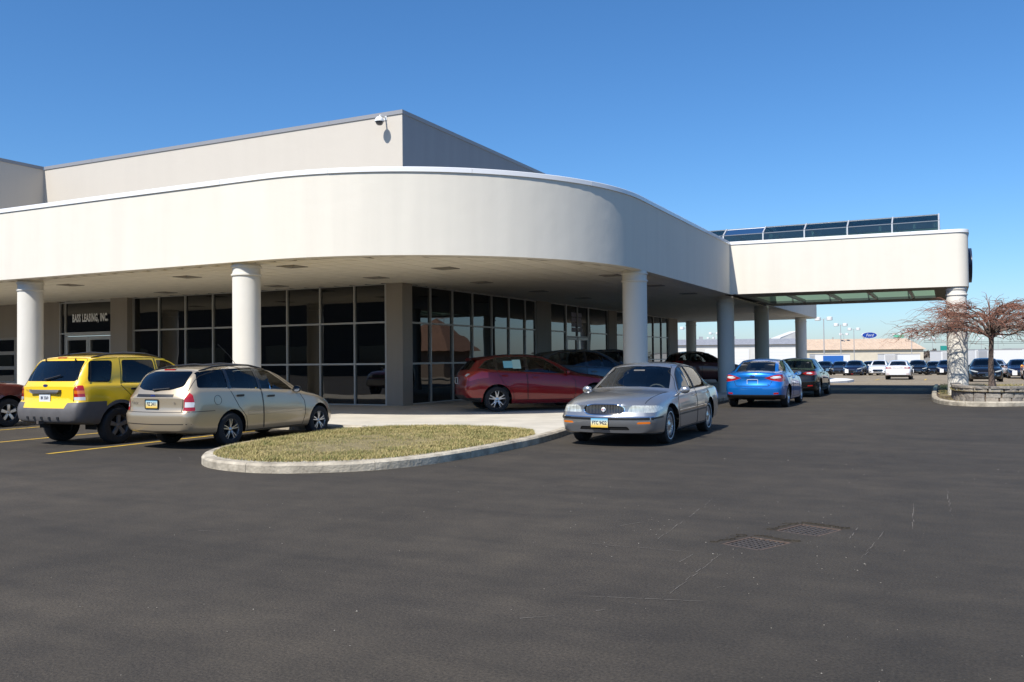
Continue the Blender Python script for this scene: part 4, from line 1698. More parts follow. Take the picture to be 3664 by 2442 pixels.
def spec_wagon(P):
    return dict(
        paint=P, glass=glass_clear, rear_mat=glass_shade, wb=2.60, r=.305, rimr=.20, track=.735, tw=.195, wheel=('twin5', 'twin', 5), rim_mat=alloy,
        top=[(-1.07, .92), (-1.03, 1.0), (-.74, 1.37), (-.64, 1.425), (-.5, 1.445), (0, 1.475), (.6, 1.485), (1.0, 1.465), (1.3, 1.41), (1.55, 1.33), (2.3, .985), (2.45, .95), (2.9, .865), (3.15, .785), (3.32, .68), (3.40, .58)],
        bot=[(-1.07, .34), (-1.0, .29), (-.4, .24), (0, .22), (2.6, .21), (3.1, .2), (3.40, .24)],
        sho=[(-1.07, .90), (-.8, 1.045), (0, 1.03), (1, .985), (1.8, .935), (2.3, .885), (2.9, .77), (3.2, .66), (3.40, .5)],
        wid=[(-1.07, .72), (-1.02, .785), (-.85, .825), (0, .85), (2.6, .85), (2.95, .825), (3.2, .77), (3.34, .70), (3.40, .62)],
        rail=[(-1.07, .58), (-.7, .62), (-.5, .63), (.6, .62), (1.2, .60), (1.5, .61), (2.3, .68), (2.6, .67), (3.1, .6), (3.40, .48)],
        crown=[(-1.07, .03), (-.6, .055), (.6, .06), (1.5, .055), (2.3, .05), (2.7, .04), (3.40, .04)],
        bow=[(-1.07, .15), (-.6, .11), (.3, .02), (1.2, .06), (2.3, .15), (2.9, .18), (3.40, .28)],
        tail_nose=[(.25, -.03), (.36, .02), (.5, .05), (.66, .06), (.70, .01), (.95, 0)], nose=[(.2, -.02), (.35, .03), (.5, .02), (.6, 0)], flare=.018, wsh=.05,
        cuts=[
            dict(name='reverse_light', view='end', end='rear', poly=[(.68, .755), (.79, .755), (.79, .84), (.685, .845)], mirror=True, mat=lens_white, filt=lambda c, n: c.x < -.86),
            dict(name='tail_light', view='end', end='rear', poly=[(.66, .69), (.87, .69), (.87, .80), (.80, .98), (.74, 1.05), (.695, 1.03), (.67, .92)], mirror=True, mat=lens_red, filt=lambda c, n: c.x < -.86),
            dict(name='headlight', view='end', end='front', poly=[(.40, .60), (.74, .62), (.80, .76), (.62, .72)], mirror=True, mat=lens_head, filt=lambda c, n: c.x > 2.7),
            dict(name='side_marker', view='side', poly=rounded([(3.04, .60), (3.12, .60), (3.12, .655), (3.04, .655)], .01), mirror=True, mat=lens_amber, ny=.1),
        ],
        side_glass=[rounded([(-.74, 1.09), (-.05, 1.07), (-.05, 1.42), (-.64, 1.405)], .05), rounded([(.03, 1.065), (.76, 1.03), (.72, 1.425), (.03, 1.425)], .03),
                    rounded([(.84, 1.025), (1.78, .975), (1.50, 1.18), (1.22, 1.345), (1.05, 1.40), (.80, 1.42)], .03)],
        cuts2=[dict(name='window_pillar', view='side', poly=[(-.06, 1.066), (.04, 1.062), (.04, 1.428), (-.06, 1.424)], mirror=True, mat=gloss_black, ny=.2, zmin=.9),
               dict(name='window_pillar', view='side', poly=[(.75, 1.032), (.85, 1.026), (.81, 1.424), (.71, 1.428)], mirror=True, mat=gloss_black, ny=.2, zmin=.9)],
        windshield=[(2.24, 0), (2.22, .35), (2.14, .62), (1.80, .585), (1.36, .52), (1.42, 0), (1.36, -.52), (1.80, -.585), (2.14, -.62), (2.22, -.35)],
        rear_glass=('end', rounded([(-.565, 1.12), (-.35, 1.06), (0, 1.04), (.35, 1.06), (.565, 1.12), (.55, 1.35), (.50, 1.385), (-.50, 1.385), (-.55, 1.35)], .05)),
        doors=[([(2.02, .26), (.86, .26), (.82, 1.0), (.77, 1.445), (1.08, 1.43), (1.27, 1.37), (1.9, .97), (2.08, .75), (2.10, .5)], 1.05, .875),
               ([(.84, .26), (.42, .26), (.36, .52), (.16, .72), (-.02, 1.05), (-.02, 1.445), (.75, 1.448), (.80, 1.0)], .22, .915)],
        handle_mat=black_trim,
        strips=[('end', [(-.44, .958), (-.2, .958), (0, .958), (.2, .958), (.44, .958)], -1, .062, 'tailgate_trim', black_trim, False), ('side', [(2.00, .565), (.92, .57)], 0, .055, 'side_moulding', P, False), ('side', [(.80, .57), (.42, .575)], 0, .055, 'side_moulding', P, False),
                ('end', [(-.80, .675), (-.4, .668), (0, .668), (.4, .668), (.80, .675)], -1, .012, 'panel_gap', None, False),
                ('end', [(-.78, .46), (0, .455), (.78, .46)], -1, .014, 'panel_gap', None, False),
                ('side', [(-.95, .675), (-.42, .672)], 0, .010, 'panel_gap', None, False),
                ('end', [(-.64, .68), (-.655, 1.0), (-.66, 1.10), (-.655, 1.40), (-.6, 1.425), (.6, 1.425), (.655, 1.40), (.66, 1.10), (.655, 1.0), (.64, .68)], -1, .012, 'panel_gap', None, False),
                ('side', [(-.34 + .085 * math.cos(2 * math.pi * k / 18), .86 + .085 * math.sin(2 * math.pi * k / 18)) for k in range(18)], 0, .007, 'panel_gap', None, True),
                ('top', [(3.1, .54), (2.3, .66)], 0, .01, 'panel_gap', None, False)],
        seat_x=(1.15, .15, 1.95), mirror=(1.80, .955, black_trim), cloth=pbr('navy_cloth', (.03, .035, .06), .95))


# ---- boxy compact sport utility (yellow, rear three-quarter view)
def spec_suv(P, clad=grey_clad):
    ring = lambda ax: [(ax + .47 * math.cos(2 * math.pi * k / 24), .362 + .49 * math.sin(2 * math.pi * k / 24)) for k in range(24)]
    return dict(
        paint=P, glass=glass_shade, rear_mat=glass_shade, wb=2.62, r=.35, rimr=.215, track=.775, tw=.235, arch=.425, wheel=('fat5', 'five', 5), rim_mat=alloy_dull,
        top=[(-.92, 1.12), (-.89, 1.18), (-.60, 1.62), (-.52, 1.675), (-.3, 1.695), (.2, 1.71), (.7, 1.715), (1.08, 1.70), (1.34, 1.65), (1.54, 1.57), (2.30, 1.16), (2.45, 1.13), (3.05, 1.07), (3.3, 1.0), (3.42, .92), (3.47, .84)],
        bot=[(-.92, .46), (-.85, .42), (-.3, .38), (0, .36), (2.6, .36), (3.2, .38), (3.47, .44)],
        sho=[(-.92, 1.10), (-.6, 1.15), (0, 1.14), (1, 1.12), (2, 1.09), (2.45, 1.06), (3.0, 1.0), (3.3, .92), (3.47, .78)],
        wid=[(-.92, .80), (-.88, .845), (-.75, .88), (0, .895), (2.6, .895), (3.1, .88), (3.3, .85), (3.42, .80), (3.47, .74)],
        rail=[(-.92, .66), (-.7, .70), (-.5, .705), (0, .70), (1.3, .69), (1.7, .68), (2.42, .73), (2.7, .75), (3.3, .70), (3.47, .6)],
        crown=[(-.92, .03), (-.5, .05), (1.3, .055), (1.8, .055), (2.42, .05), (2.8, .03), (3.47, .03)],
        bow=[(-.92, .10), (-.5, .08), (.5, .01), (1.4, .06), (2.4, .13), (3.0, .12), (3.47, .2)],
        tail_nose=[(.4, -.02), (.5, .07), (.68, .09), (.78, .06), (.84, 0), (1.2, 0)], nose=[(.4, 0), (.5, .06), (.7, .07), (.8, 0), (1.2, 0)], flare=.03, wsh=.045,
        cuts=[
            dict(name='reverse_light', view='end', end='rear', poly=[(.70, .865), (.95, .865), (.95, .925), (.70, .925)], mirror=True, mat=lens_white, filt=lambda c, n: c.x < -.72),
            dict(name='tail_light', view='end', end='rear', poly=[(.70, .925), (.95, .925), (.95, .985), (.705, .985)], mirror=True, mat=lens_red, filt=lambda c, n: c.x < -.72),
            dict(name='turn_signal', view='end', end='rear', poly=[(.705, .985), (.95, .985), (.95, 1.045), (.71, 1.045)], mirror=True, mat=lens_amber, filt=lambda c, n: c.x < -.72),
            dict(name='tail_light', view='end', end='rear', poly=[(.71, 1.045), (.95, 1.045), (.95, 1.11), (.89, 1.14), (.76, 1.14), (.715, 1.11)], mirror=True, mat=lens_red, filt=lambda c, n: c.x < -.72),
            dict(name='rear_bumper', view='end', end='rear', poly=[(-1.1, .2), (1.1, .2), (1.1, .84), (.60, .82), (.57, .72), (-.57, .72), (-.60, .82), (-1.1, .84)], mat=clad, filt=lambda c, n: c.x < -.3),
            dict(name='front_bumper', view='end', end='front', poly=[(-1.1, .2), (1.1, .2), (1.1, .76), (-1.1, .76)], mat=clad, filt=lambda c, n: c.x > 2.95),
            dict(name='headlight', view='end', end='front', poly=[(.40, .79), (.95, .79), (.95, .96), (.45, .95)], mirror=True, mat=lens_head, filt=lambda c, n: c.x > 3.0),
            dict(name='grille', view='end', end='front', poly=[(-.36, .79), (.36, .79), (.40, .93), (-.40, .93)], mat=black_trim),
            dict(name='wheel_arch_flare', view='side', poly=ring(0), mirror=True, mat=clad, ny=.05),
            dict(name='wheel_arch_flare', view='side', poly=ring(2.62), mirror=True, mat=clad, ny=.05),
            dict(name='sill_cladding', view='side', poly=[(.40, .2), (2.2, .2), (2.2, .55), (.40, .55)], mirror=True, mat=clad, ny=-1),
        ],
        side_glass=[(rounded([(-.65, 1.20), (-.17, 1.185), (-.04, 1.60), (-.54, 1.60)], .07), glass_dark), (rounded([(.10, 1.175), (.92, 1.16), (.92, 1.61), (.17, 1.61)], .06), glass_dark),
                    (rounded([(1.0, 1.16), (2.0, 1.14), (1.70, 1.36), (1.36, 1.555), (1.2, 1.595), (1.0, 1.605)], .05), glass_shade)],
        windshield=[(2.24, 0), (2.22, .35), (2.15, .63), (1.80, .60), (1.38, .56), (1.42, 0), (1.38, -.56), (1.80, -.60), (2.15, -.63), (2.22, -.35)],
        rear_glass=('end', rounded([(-.70, 1.215), (.70, 1.215), (.635, 1.60), (-.635, 1.60)], .06)),
        doors=[([(2.15, .56), (.97, .56), (.97, 1.645), (1.22, 1.635), (1.42, 1.575), (2.08, 1.15), (2.18, .8)], 1.14, 1.02), ([(.95, .56), (.52, .56), (.50, .72), (.30, .88), (.06, 1.12), (.13, 1.65), (.95, 1.65)], .36, 1.04)],
        handle_mat=black_trim,
        strips=[('end', [(-.71, .84), (-.70, 1.18), (-.665, 1.60), (-.6, 1.635), (.6, 1.635), (.665, 1.60), (.70, 1.18), (.71, .84)], -1, .012, 'panel_gap', None, False),
                ('side', [(-.60, 1.16), (-.5, 1.62), (.1, 1.655)], 0, .007, 'panel_gap', None, False)],
        seat_x=(1.2, .3, 2.1), floor=.5, mirror=(1.98, 1.13, black_trim), cloth=pbr('grey_velour', (.16, .16, .17), .95))


# ---- new compact hatchback (red, under the overhang)
def spec_hatch(P, tall=0.0):
    return dict(
        paint=P, glass=glass_shade, rear_mat=glass_dark, wb=2.648, r=.325, rimr=.225, track=.78, tw=.21, wheel=('vee5', 'vee', 5), rim_mat=alloy,
        top=[(-.84, .94), (-.80, 1.02), (-.62, 1.22), (-.52, 1.345), (-.46, 1.375), (0, 1.44), (.5, 1.475), (.9, 1.475), (1.3, 1.43), (1.5, 1.375), (2.3, 1.01), (2.55, .95), (3.0, .89), (3.3, .79), (3.45, .67), (3.518, .57)],
        bot=[(-.84, .40), (-.78, .32), (-.3, .23), (0, .2), (2.6, .19), (3.3, .2), (3.518, .26)],
        sho=[(-.84, .90), (-.5, 1.05), (0, 1.03), (1, .975), (2, .915), (2.4, .88), (3.0, .79), (3.35, .66), (3.518, .48)],
        wid=[(-.84, .74), (-.78, .81), (-.6, .865), (0, .905), (2.6, .905), (3.0, .88), (3.3, .80), (3.45, .72), (3.518, .62)],
        rail=[(-.84, .56), (-.5, .57), (0, .58), (.9, .585), (1.4, .59), (2.3, .69), (2.7, .71), (3.3, .6), (3.518, .45)],
        crown=[(-.84, .03), (-.4, .06), (1.4, .06), (2.3, .055), (2.7, .04), (3.518, .04)],
        bow=[(-.84, .16), (-.4, .12), (.4, .03), (1.3, .08), (2.3, .17), (3.0, .2), (3.518, .3)],
        tail_nose=[(.25, -.04), (.38, .03), (.62, .05), (.8, .02), (1.0, 0)], nose=[(.2, 0), (.35, .04), (.5, .02), (.6, 0)], flare=.02, wsh=.05, crease=[(.8, .008, .06)],
        cuts=[
            dict(name='reverse_light', view='end', end='rear', poly=[(.56, .93), (.68, .91), (.70, .98), (.60, .99)], mirror=True, mat=lens_white, filt=lambda c, n: c.x < -.45),
            dict(name='tail_light', view='end', end='rear', poly=[(.48, .92), (.66, .83), (.80, .80), (.95, .95), (.95, 1.05), (.80, 1.05), (.56, 1.02)], mirror=True, mat=lens_red, filt=lambda c, n: c.x < -.25),
            dict(name='rear_diffuser', view='end', end='rear', poly=[(-1, .1), (1, .1), (1, .37), (.66, .37), (.6, .44), (-.6, .44), (-.66, .37), (-1, .37)], mat=black_trim, filt=lambda c, n: c.x < -.4),
            dict(name='headlight', view='end', end='front', poly=[(.36, .62), (.70, .66), (.84, .80), (.66, .78)], mirror=True, mat=lens_head, filt=lambda c, n: c.x > 2.6),
            dict(name='grille', view='end', end='front', poly=[(-.5, .30), (.5, .30), (.42, .48), (-.42, .48)], mat=black_trim),
        ],
        side_glass=[rounded([(-.42, 1.135), (-.04, 1.085), (-.04, 1.345), (-.24, 1.285)], .03), rounded([(.03, 1.08), (.76, 1.03), (.76, 1.395), (.35, 1.39), (.03, 1.365)], .03),
                    rounded([(.84, 1.025), (1.82, .965), (1.48, 1.22), (1.2, 1.355), (.84, 1.395)], .03)],
        cuts2=[dict(name='window_surround', view='side', poly=[(-.47, 1.125), (.0, 1.065), (.8, 1.012), (1.9, .95), (1.5, 1.24), (1.21, 1.372), (.8, 1.412), (.3, 1.405), (.0, 1.38), (-.27, 1.30)], mirror=True, mat=gloss_black, ny=.2, zmin=.9)],
        windshield=[(2.22, 0), (2.2, .35), (2.1, .6), (1.78, .56), (1.38, .50), (1.42, 0), (1.38, -.50), (1.78, -.56), (2.1, -.6), (2.2, -.35)],
        rear_glass=('end', rounded([(-.56, 1.08), (.56, 1.08), (.50, 1.32), (-.50, 1.32)], .05)),
        doors=[([(2.05, .30), (.82, .30), (.80, 1.42), (1.23, 1.385), (1.95, .95), (2.1, .75), (2.1, .5)], 1.02, .87), ([(.80, .30), (.45, .30), (.40, .55), (.18, .72), (-.02, 1.08), (0, 1.385), (.35, 1.415), (.78, 1.42)], .2, .92)],
        strips=[('end', [(-.58, .60), (-.5, .585), (.5, .585), (.58, .60)], -1, .012, 'panel_gap', None, False)],
        seat_x=(1.2, .25, 2.0), mirror=(1.86, .96, P))


# ---- new compact saloon (blue, rear view)
def spec_saloon(P):
    s = spec_hatch(P)
    s.update(
        top=[(-1.01, .95), (-.98, 1.03), (-.92, 1.075), (-.68, 1.10), (-.3, 1.255), (0, 1.375), (.25, 1.43), (.6, 1.472), (.95, 1.475), (1.3, 1.43), (1.5, 1.375), (2.3, 1.01), (2.55, .95), (3.0, .89), (3.3, .79), (3.45, .67), (3.518, .57)],
        bot=[(-1.01, .36), (-.95, .30), (-.4, .23), (0, .2), (2.6, .19), (3.3, .2), (3.518, .26)],
        sho=[(-1.01, .90), (-.8, 1.02), (-.4, 1.03), (0, 1.02), (1, .975), (2, .915), (2.4, .88), (3.0, .79), (3.35, .66), (3.518, .48)],
        wid=[(-1.01, .74), (-.95, .81), (-.75, .865), (0, .905), (2.6, .905), (3.0, .88), (3.3, .80), (3.45, .72), (3.518, .62)],
        rail=[(-1.01, .58), (-.7, .62), (-.3, .585), (.2, .575), (.9, .585), (1.4, .59), (2.3, .69), (2.7, .71), (3.3, .6), (3.518, .45)],
        crown=[(-1.01, .03), (-.6, .04), (.2, .06), (1.4, .06), (2.3, .055), (2.7, .04), (3.518, .04)],
        bow=[(-1.01, .17), (-.6, .16), (.2, .08), (.6, .03), (1.3, .08), (2.3, .17), (3.0, .2), (3.518, .3)],
        tail_nose=[(.25, -.02), (.38, .03), (.6, .05), (.72, .02), (.80, -.01), (1.0, .02), (1.1, .04)],
        rear_glass=('top', [(-.66, 0), (-.63, .35), (-.55, .58), (.14, .49), (.06, 0), (.14, -.49), (-.55, -.58), (-.63, -.35)]), rear_mat=glass_shade,
        side_glass=[rounded([(.0, 1.085), (.76, 1.03), (.76, 1.395), (.35, 1.375), (.02, 1.25)], .03), rounded([(-.06, 1.09), (-.32, 1.115), (-.06, 1.225)], .02),
                    rounded([(.84, 1.025), (1.82, .965), (1.48, 1.22), (1.2, 1.355), (.84, 1.395)], .03)],
        cuts2=[dict(name='window_surround', view='side', poly=[(-.40, 1.11), (.0, 1.068), (.8, 1.012), (1.9, .95), (1.5, 1.24), (1.21, 1.372), (.8, 1.412), (.3, 1.395), (.0, 1.275)], mirror=True, mat=gloss_black, ny=.2, zmin=.9)],
        cuts=[
            dict(name='reverse_light', view='end', end='rear', poly=[(.50, .905), (.62, .87), (.80, .90), (.78, .955), (.60, .95)], mirror=True, mat=lens_white, filt=lambda c, n: c.x < -.6),
            dict(name='tail_light', view='end', end='rear', poly=[(.34, .895), (.56, .825), (.78, .785), (.95, .80), (.95, .99), (.72, 1.0), (.55, .965)], mirror=True, mat=lens_red, filt=lambda c, n: c.x < -.55),
            dict(name='rear_reflector', view='end', end='rear', poly=[(.60, .41), (.74, .42), (.74, .47), (.60, .46)], mirror=True, mat=lens_red),
            dict(name='rear_diffuser', view='end', end='rear', poly=[(-1, .1), (1, .1), (1, .34), (.78, .40), (.6, .40), (-.6, .40), (-.78, .40), (-1, .34)], mat=black_trim, filt=lambda c, n: c.x < -.45),
            dict(name='headlight', view='end', end='front', poly=[(.36, .62), (.70, .66), (.84, .80), (.66, .78)], mirror=True, mat=lens_head, filt=lambda c, n: c.x > 2.6),
            dict(name='grille', view='end', end='front', poly=[(-.5, .30), (.5, .30), (.42, .48), (-.42, .48)], mat=black_trim),
        ],
        strips=[('end', [(-.55, .80), (-.50, .68), (-.44, .655), (.44, .655), (.50, .68), (.55, .80)], -1, .012, 'panel_gap', None, False), ('end', [(-.6, 1.03), (0, 1.045), (.6, 1.03)], -1, .03, 'boot_lip', P, False),
                ('end', [(-.22, .90), (.22, .90)], -1, .012, 'panel_gap', None, False)])
    return s


# ---- mid-size saloon (black, white and the dark rows on the far lot)
def spec_midsize(P):
    gr = [(-.40, .60), (.40, .60), (.47, .49), (.36, .37), (-.36, .37), (-.47, .49)]
    return dict(
        paint=P, glass=glass_shade, wb=2.85, r=.335, rimr=.225, track=.795, tw=.21, wheel=('multi10', 'multi', 10), rim_mat=alloy,
        top=[(-1.06, .93), (-1.03, 1.01), (-.95, 1.055), (-.72, 1.08), (-.25, 1.255), (.1, 1.385), (.5, 1.455), (.95, 1.476), (1.35, 1.44), (1.6, 1.385), (2.45, .99), (2.7, .955), (3.2, .895), (3.55, .80), (3.74, .69), (3.81, .60)],
        bot=[(-1.06, .36), (-1.0, .30), (-.4, .23), (0, .2), (2.85, .19), (3.5, .19), (3.81, .25)],
        sho=[(-1.06, .88), (-.85, 1.0), (-.4, 1.0), (0, .985), (1, .955), (2, .915), (2.5, .88), (3.2, .79), (3.6, .67), (3.81, .5)],
        wid=[(-1.06, .76), (-1.0, .83), (-.75, .89), (0, .925), (2.85, .925), (3.3, .90), (3.6, .83), (3.75, .76), (3.81, .68)],
        rail=[(-1.06, .60), (-.72, .64), (-.25, .59), (.2, .575), (.9, .585), (1.5, .59), (2.45, .70), (2.8, .72), (3.5, .64), (3.81, .5)],
        crown=[(-1.06, .03), (-.6, .04), (.2, .06), (1.5, .06), (2.45, .055), (2.8, .04), (3.81, .04)],
        bow=[(-1.06, .17), (-.6, .16), (.2, .08), (.7, .03), (1.4, .08), (2.45, .17), (3.2, .2), (3.81, .3)],
        tail_nose=[(.25, -.02), (.38, .03), (.6, .05), (.72, .02), (.80, -.01), (1.0, .03), (1.1, .04)], nose=[(.2, 0), (.35, .04), (.5, .03), (.65, 0)], flare=.018, wsh=.05, crease=[(.72, .008, .06)],
        cuts=[
            dict(name='reverse_light', view='end', end='rear', poly=[(.54, .88), (.68, .865), (.76, .90), (.68, .935), (.56, .925)], mirror=True, mat=lens_white, filt=lambda c, n: c.x < -.6),
            dict(name='tail_light', view='end', end='rear', poly=[(.40, .895), (.50, .85), (.72, .83), (.95, .86), (.95, .96), (.72, .965), (.50, .945)], mirror=True, mat=lens_red, filt=lambda c, n: c.x < -.6),
            dict(name='rear_reflector', view='end', end='rear', poly=[(.58, .42), (.76, .43), (.76, .47), (.58, .46)], mirror=True, mat=lens_red),
            dict(name='rear_diffuser', view='end', end='rear', poly=[(-1, .1), (1, .1), (1, .32), (.6, .38), (-.6, .38), (-1, .32)], mat=black_trim, filt=lambda c, n: c.x < -.5),
            dict(name='grille', view='end', end='front', poly=gr, mat=gloss_black),
            dict(name='headlight', view='end', end='front', poly=[(.44, .625), (.62, .63), (.82, .70), (.88, .78), (.64, .72), (.46, .665)], mirror=True, mat=lens_head, filt=lambda c, n: c.x > 3.0),
            dict(name='fog_light', view='end', end='front', poly=[(.54, .36), (.70, .38), (.70, .46), (.60, .46)], mirror=True, mat=lens_dark),
            dict(name='air_intake', view='end', end='front', poly=[(-.44, .26), (.44, .26), (.40, .32), (-.40, .32)], mat=black_trim),
        ],
        side_glass=[rounded([(.06, 1.05), (.88, 1.01), (.88, 1.395), (.5, 1.38), (.06, 1.25)], .03), rounded([(.0, 1.055), (-.32, 1.075), (.0, 1.22)], .02),
                    rounded([(.96, 1.005), (2.0, .955), (1.62, 1.22), (1.3, 1.36), (.96, 1.395)], .03)],
        cuts2=[dict(name='window_surround', view='side', poly=[(-.40, 1.07), (.0, 1.035), (.9, .99), (2.08, .94), (1.63, 1.24), (1.31, 1.378), (.9, 1.412), (.45, 1.395), (.0, 1.26)], mirror=True, mat=gloss_black, ny=.2, zmin=.9)],
        windshield=[(2.38, 0), (2.35, .35), (2.25, .61), (1.9, .56), (1.48, .50), (1.52, 0), (1.48, -.50), (1.9, -.56), (2.25, -.61), (2.35, -.35)],
        rear_glass=('top', [(-.66, 0), (-.63, .35), (-.54, .58), (.2, .49), (.12, 0), (.2, -.49), (-.54, -.58), (-.63, -.35)]),
        doors=[([(2.2, .30), (.94, .30), (.92, 1.42), (1.33, 1.39), (2.1, .94), (2.25, .75), (2.25, .5)], 1.15, .86), ([(.92, .30), (.48, .30), (.42, .55), (.2, .72), (.0, 1.04), (.03, 1.27), (.45, 1.405), (.90, 1.42)], .26, .90)],
        strips=[('end', [(-.60, .80), (-.54, .66), (-.48, .635), (.48, .635), (.54, .66), (.60, .80)], -1, .012, 'panel_gap', None, False),
                ('end', [(-.34, .91), (.34, .91)], -1, .035, 'boot_trim', chrome, False), ('end', gr, 1, .018, 'grille_surround', chrome, True)],
        seat_x=(1.35, .35, 2.15), mirror=(2.02, .95, P))


# ---- tall crossover (dark cars under the far overhang)
def spec_crossover(P):
    s = spec_hatch(P)
    up = lambda L, k=1.135, o=.02: [(x, z * k + o) for x, z in L]
    for key in ('top', 'bot', 'sho'):
        s[key] = up(s[key])
    s.update(r=.355, rimr=.24, arch=.42, wheel=('multi10t', 'multi', 10), rim_mat=alloy_dull)
    s['side_glass'] = [up(p) for p in s['side_glass']]
    s['cuts2'] = [dict(d, poly=up(d['poly'])) for d in s['cuts2']]
    s['cuts'] = [dict(d, poly=up(d['poly'])) for d in s['cuts']]
    s['rear_glass'] = ('end', up(s['rear_glass'][1]))
    s['doors'] = [(up(p), a, b * 1.135 + .02) for p, a, b in s['doors']]
    s['mirror'] = (1.86, .96 * 1.135 + .02, P)
    s['floor'] = .45
    s['strips'] = []
    return s
# ------------------------------------------------------------------ grass island and planter
def turf(poly, z, dens, hmin, hmax, name, label, seed, mound=.05):
    """uncountable short grass: a soil mound with thousands of blades in one mesh"""
    rng = random.Random(seed)
    c = (sum(p[0] for p in poly) / len(poly), sum(p[1] for p in poly) / len(poly))
    vs, fs, mi = [], [], []
    rings = 5
    n = len(poly)
    for k in range(rings + 1):
        t = 1 - k / rings
        for p in poly:
            vs.append((c[0] + (p[0] - c[0]) * t, c[1] + (p[1] - c[1]) * t, z + mound * (1 - t * t)))
    for k in range(rings):
        for i in range(n):
            fs.append((k * n + i, k * n + (i + 1) % n, (k + 1) * n + (i + 1) % n, (k + 1) * n + i))
            mi.append(0)
    x0, x1 = min(p[0] for p in poly), max(p[0] for p in poly)
    y0, y1 = min(p[1] for p in poly), max(p[1] for p in poly)
    N = int((x1 - x0) * (y1 - y0) * dens)
    for _ in range(N):
        x, y = rng.uniform(x0, x1), rng.uniform(y0, y1)
        if not inside((x, y), poly):
            continue
        clump = math.sin(x * 5.1 + 1.7 * math.sin(y * 3.3)) * math.sin(y * 4.7 + 1.3 * math.sin(x * 2.9))
        h = rng.uniform(hmin, hmax) * (1 + .25 * clump)
        a = rng.uniform(0, 2 * math.pi)
        ln = rng.uniform(.3, 1.25) * h
        w = rng.uniform(.003, .006)
        zz = z + mound * .6 - .01
        b = len(vs)
        dx, dy = math.cos(a), math.sin(a)
        vs += [(x - dy * w, y + dx * w, zz), (x + dy * w, y - dx * w, zz), (x + dx * ln, y + dy * ln, zz + h)]
        fs.append((b, b + 1, b + 2))
        r = rng.random() + .22 * clump
        mi.append(1 if r < .52 else 2 if r < .84 else 3)
    me = bpy.data.meshes.new(name)
    me.from_pydata(vs, [], fs)
    for m in (M_turf, pbr('grass_straw', (.42, .335, .145), .9), pbr('grass_olive', (.25, .22, .07), .9), pbr('grass_green', (.125, .15, .04), .9)):
        me.materials.append(m)
    me.polygons.foreach_set('material_index', mi)
    me.update()
    o = bpy.data.objects.new(name, me)
    COL.objects.link(o)
    return stuff(o, label, 'grass')


gi = offset_path(isl, .175)
gpoly = [p for p in gi if p[1] < 15.0] 
gpoly = [p for p in gpoly]
gpoly += [(-7.35, 15.75), (-7.9, 16.05), (-8.6, 16.2), (-9.4, 16.2), (-10.1, 16.02), (-10.7, 15.5), (-11.0, 14.9)]
turf(gpoly, .118, 4200, .018, .055, 'grass_island', 'dry straw-green turf inside the rounded kerb island', 3)

PL = smooth_path([(-.55, 46), (-.55, 40), (-.52, 36), (-.48, 33.2), (-.36, 31.4), (-.1, 30.15), (.3, 29.5), (.85, 29.28), (1.5, 29.45), (2.1, 29.95), (2.7, 30.9), (3.1, 32.6), (3.3, 35), (3.3, 40), (3.3, 46)], 3)
pin = offset_path(PL, .16)
planter_ground = MB().prism(pin, -.03, .085).obj('planting_bed', M_soil)
structure(planter_ground)
kerb_run(PL, .155, .14, 1.3, planter_ground, M_kerb)
turf([p for p in pin if p[1] < 34] + [(2.6, 34), (-.2, 34)], .075, 420, .02, .05, 'grass_verge', 'sparse grass round the stone planter wall', 5, .01)
turf([(-.3, 46), (-.3, 34.5), (3.0, 34.5), (3.1, 46)], .08, 260, .03, .07, 'grass_strip', 'short dry grass strip behind the bare tree', 6, .12)

# block retaining wall: three courses and a cap
bw = thing('stone_planter', 'low curved grey block retaining wall round the bare tree', 'planter', (1.3, 31.5, .08))
wp = smooth_path([(.22, 34.2), (.24, 33.0), (.27, 31.9), (.42, 31.1), (.78, 30.55), (1.3, 30.35), (1.85, 30.55), (2.3, 31.1), (2.6, 32.0), (2.75, 33.2), (2.8, 34.2)], 8)
acc = [0.0]
for i in range(1, len(wp)):
    acc.append(acc[-1] + (Vector(wp[i]) - Vector(wp[i - 1])).length)


def along(s):
    s = max(0, min(acc[-1] - 1e-4, s))
    i = 0
    while acc[i + 1] < s:
        i += 1
    t = (s - acc[i]) / (acc[i + 1] - acc[i])
    a, b = Vector(wp[i]), Vector(wp[i + 1])
    return a + (b - a) * t, (b - a).normalized()


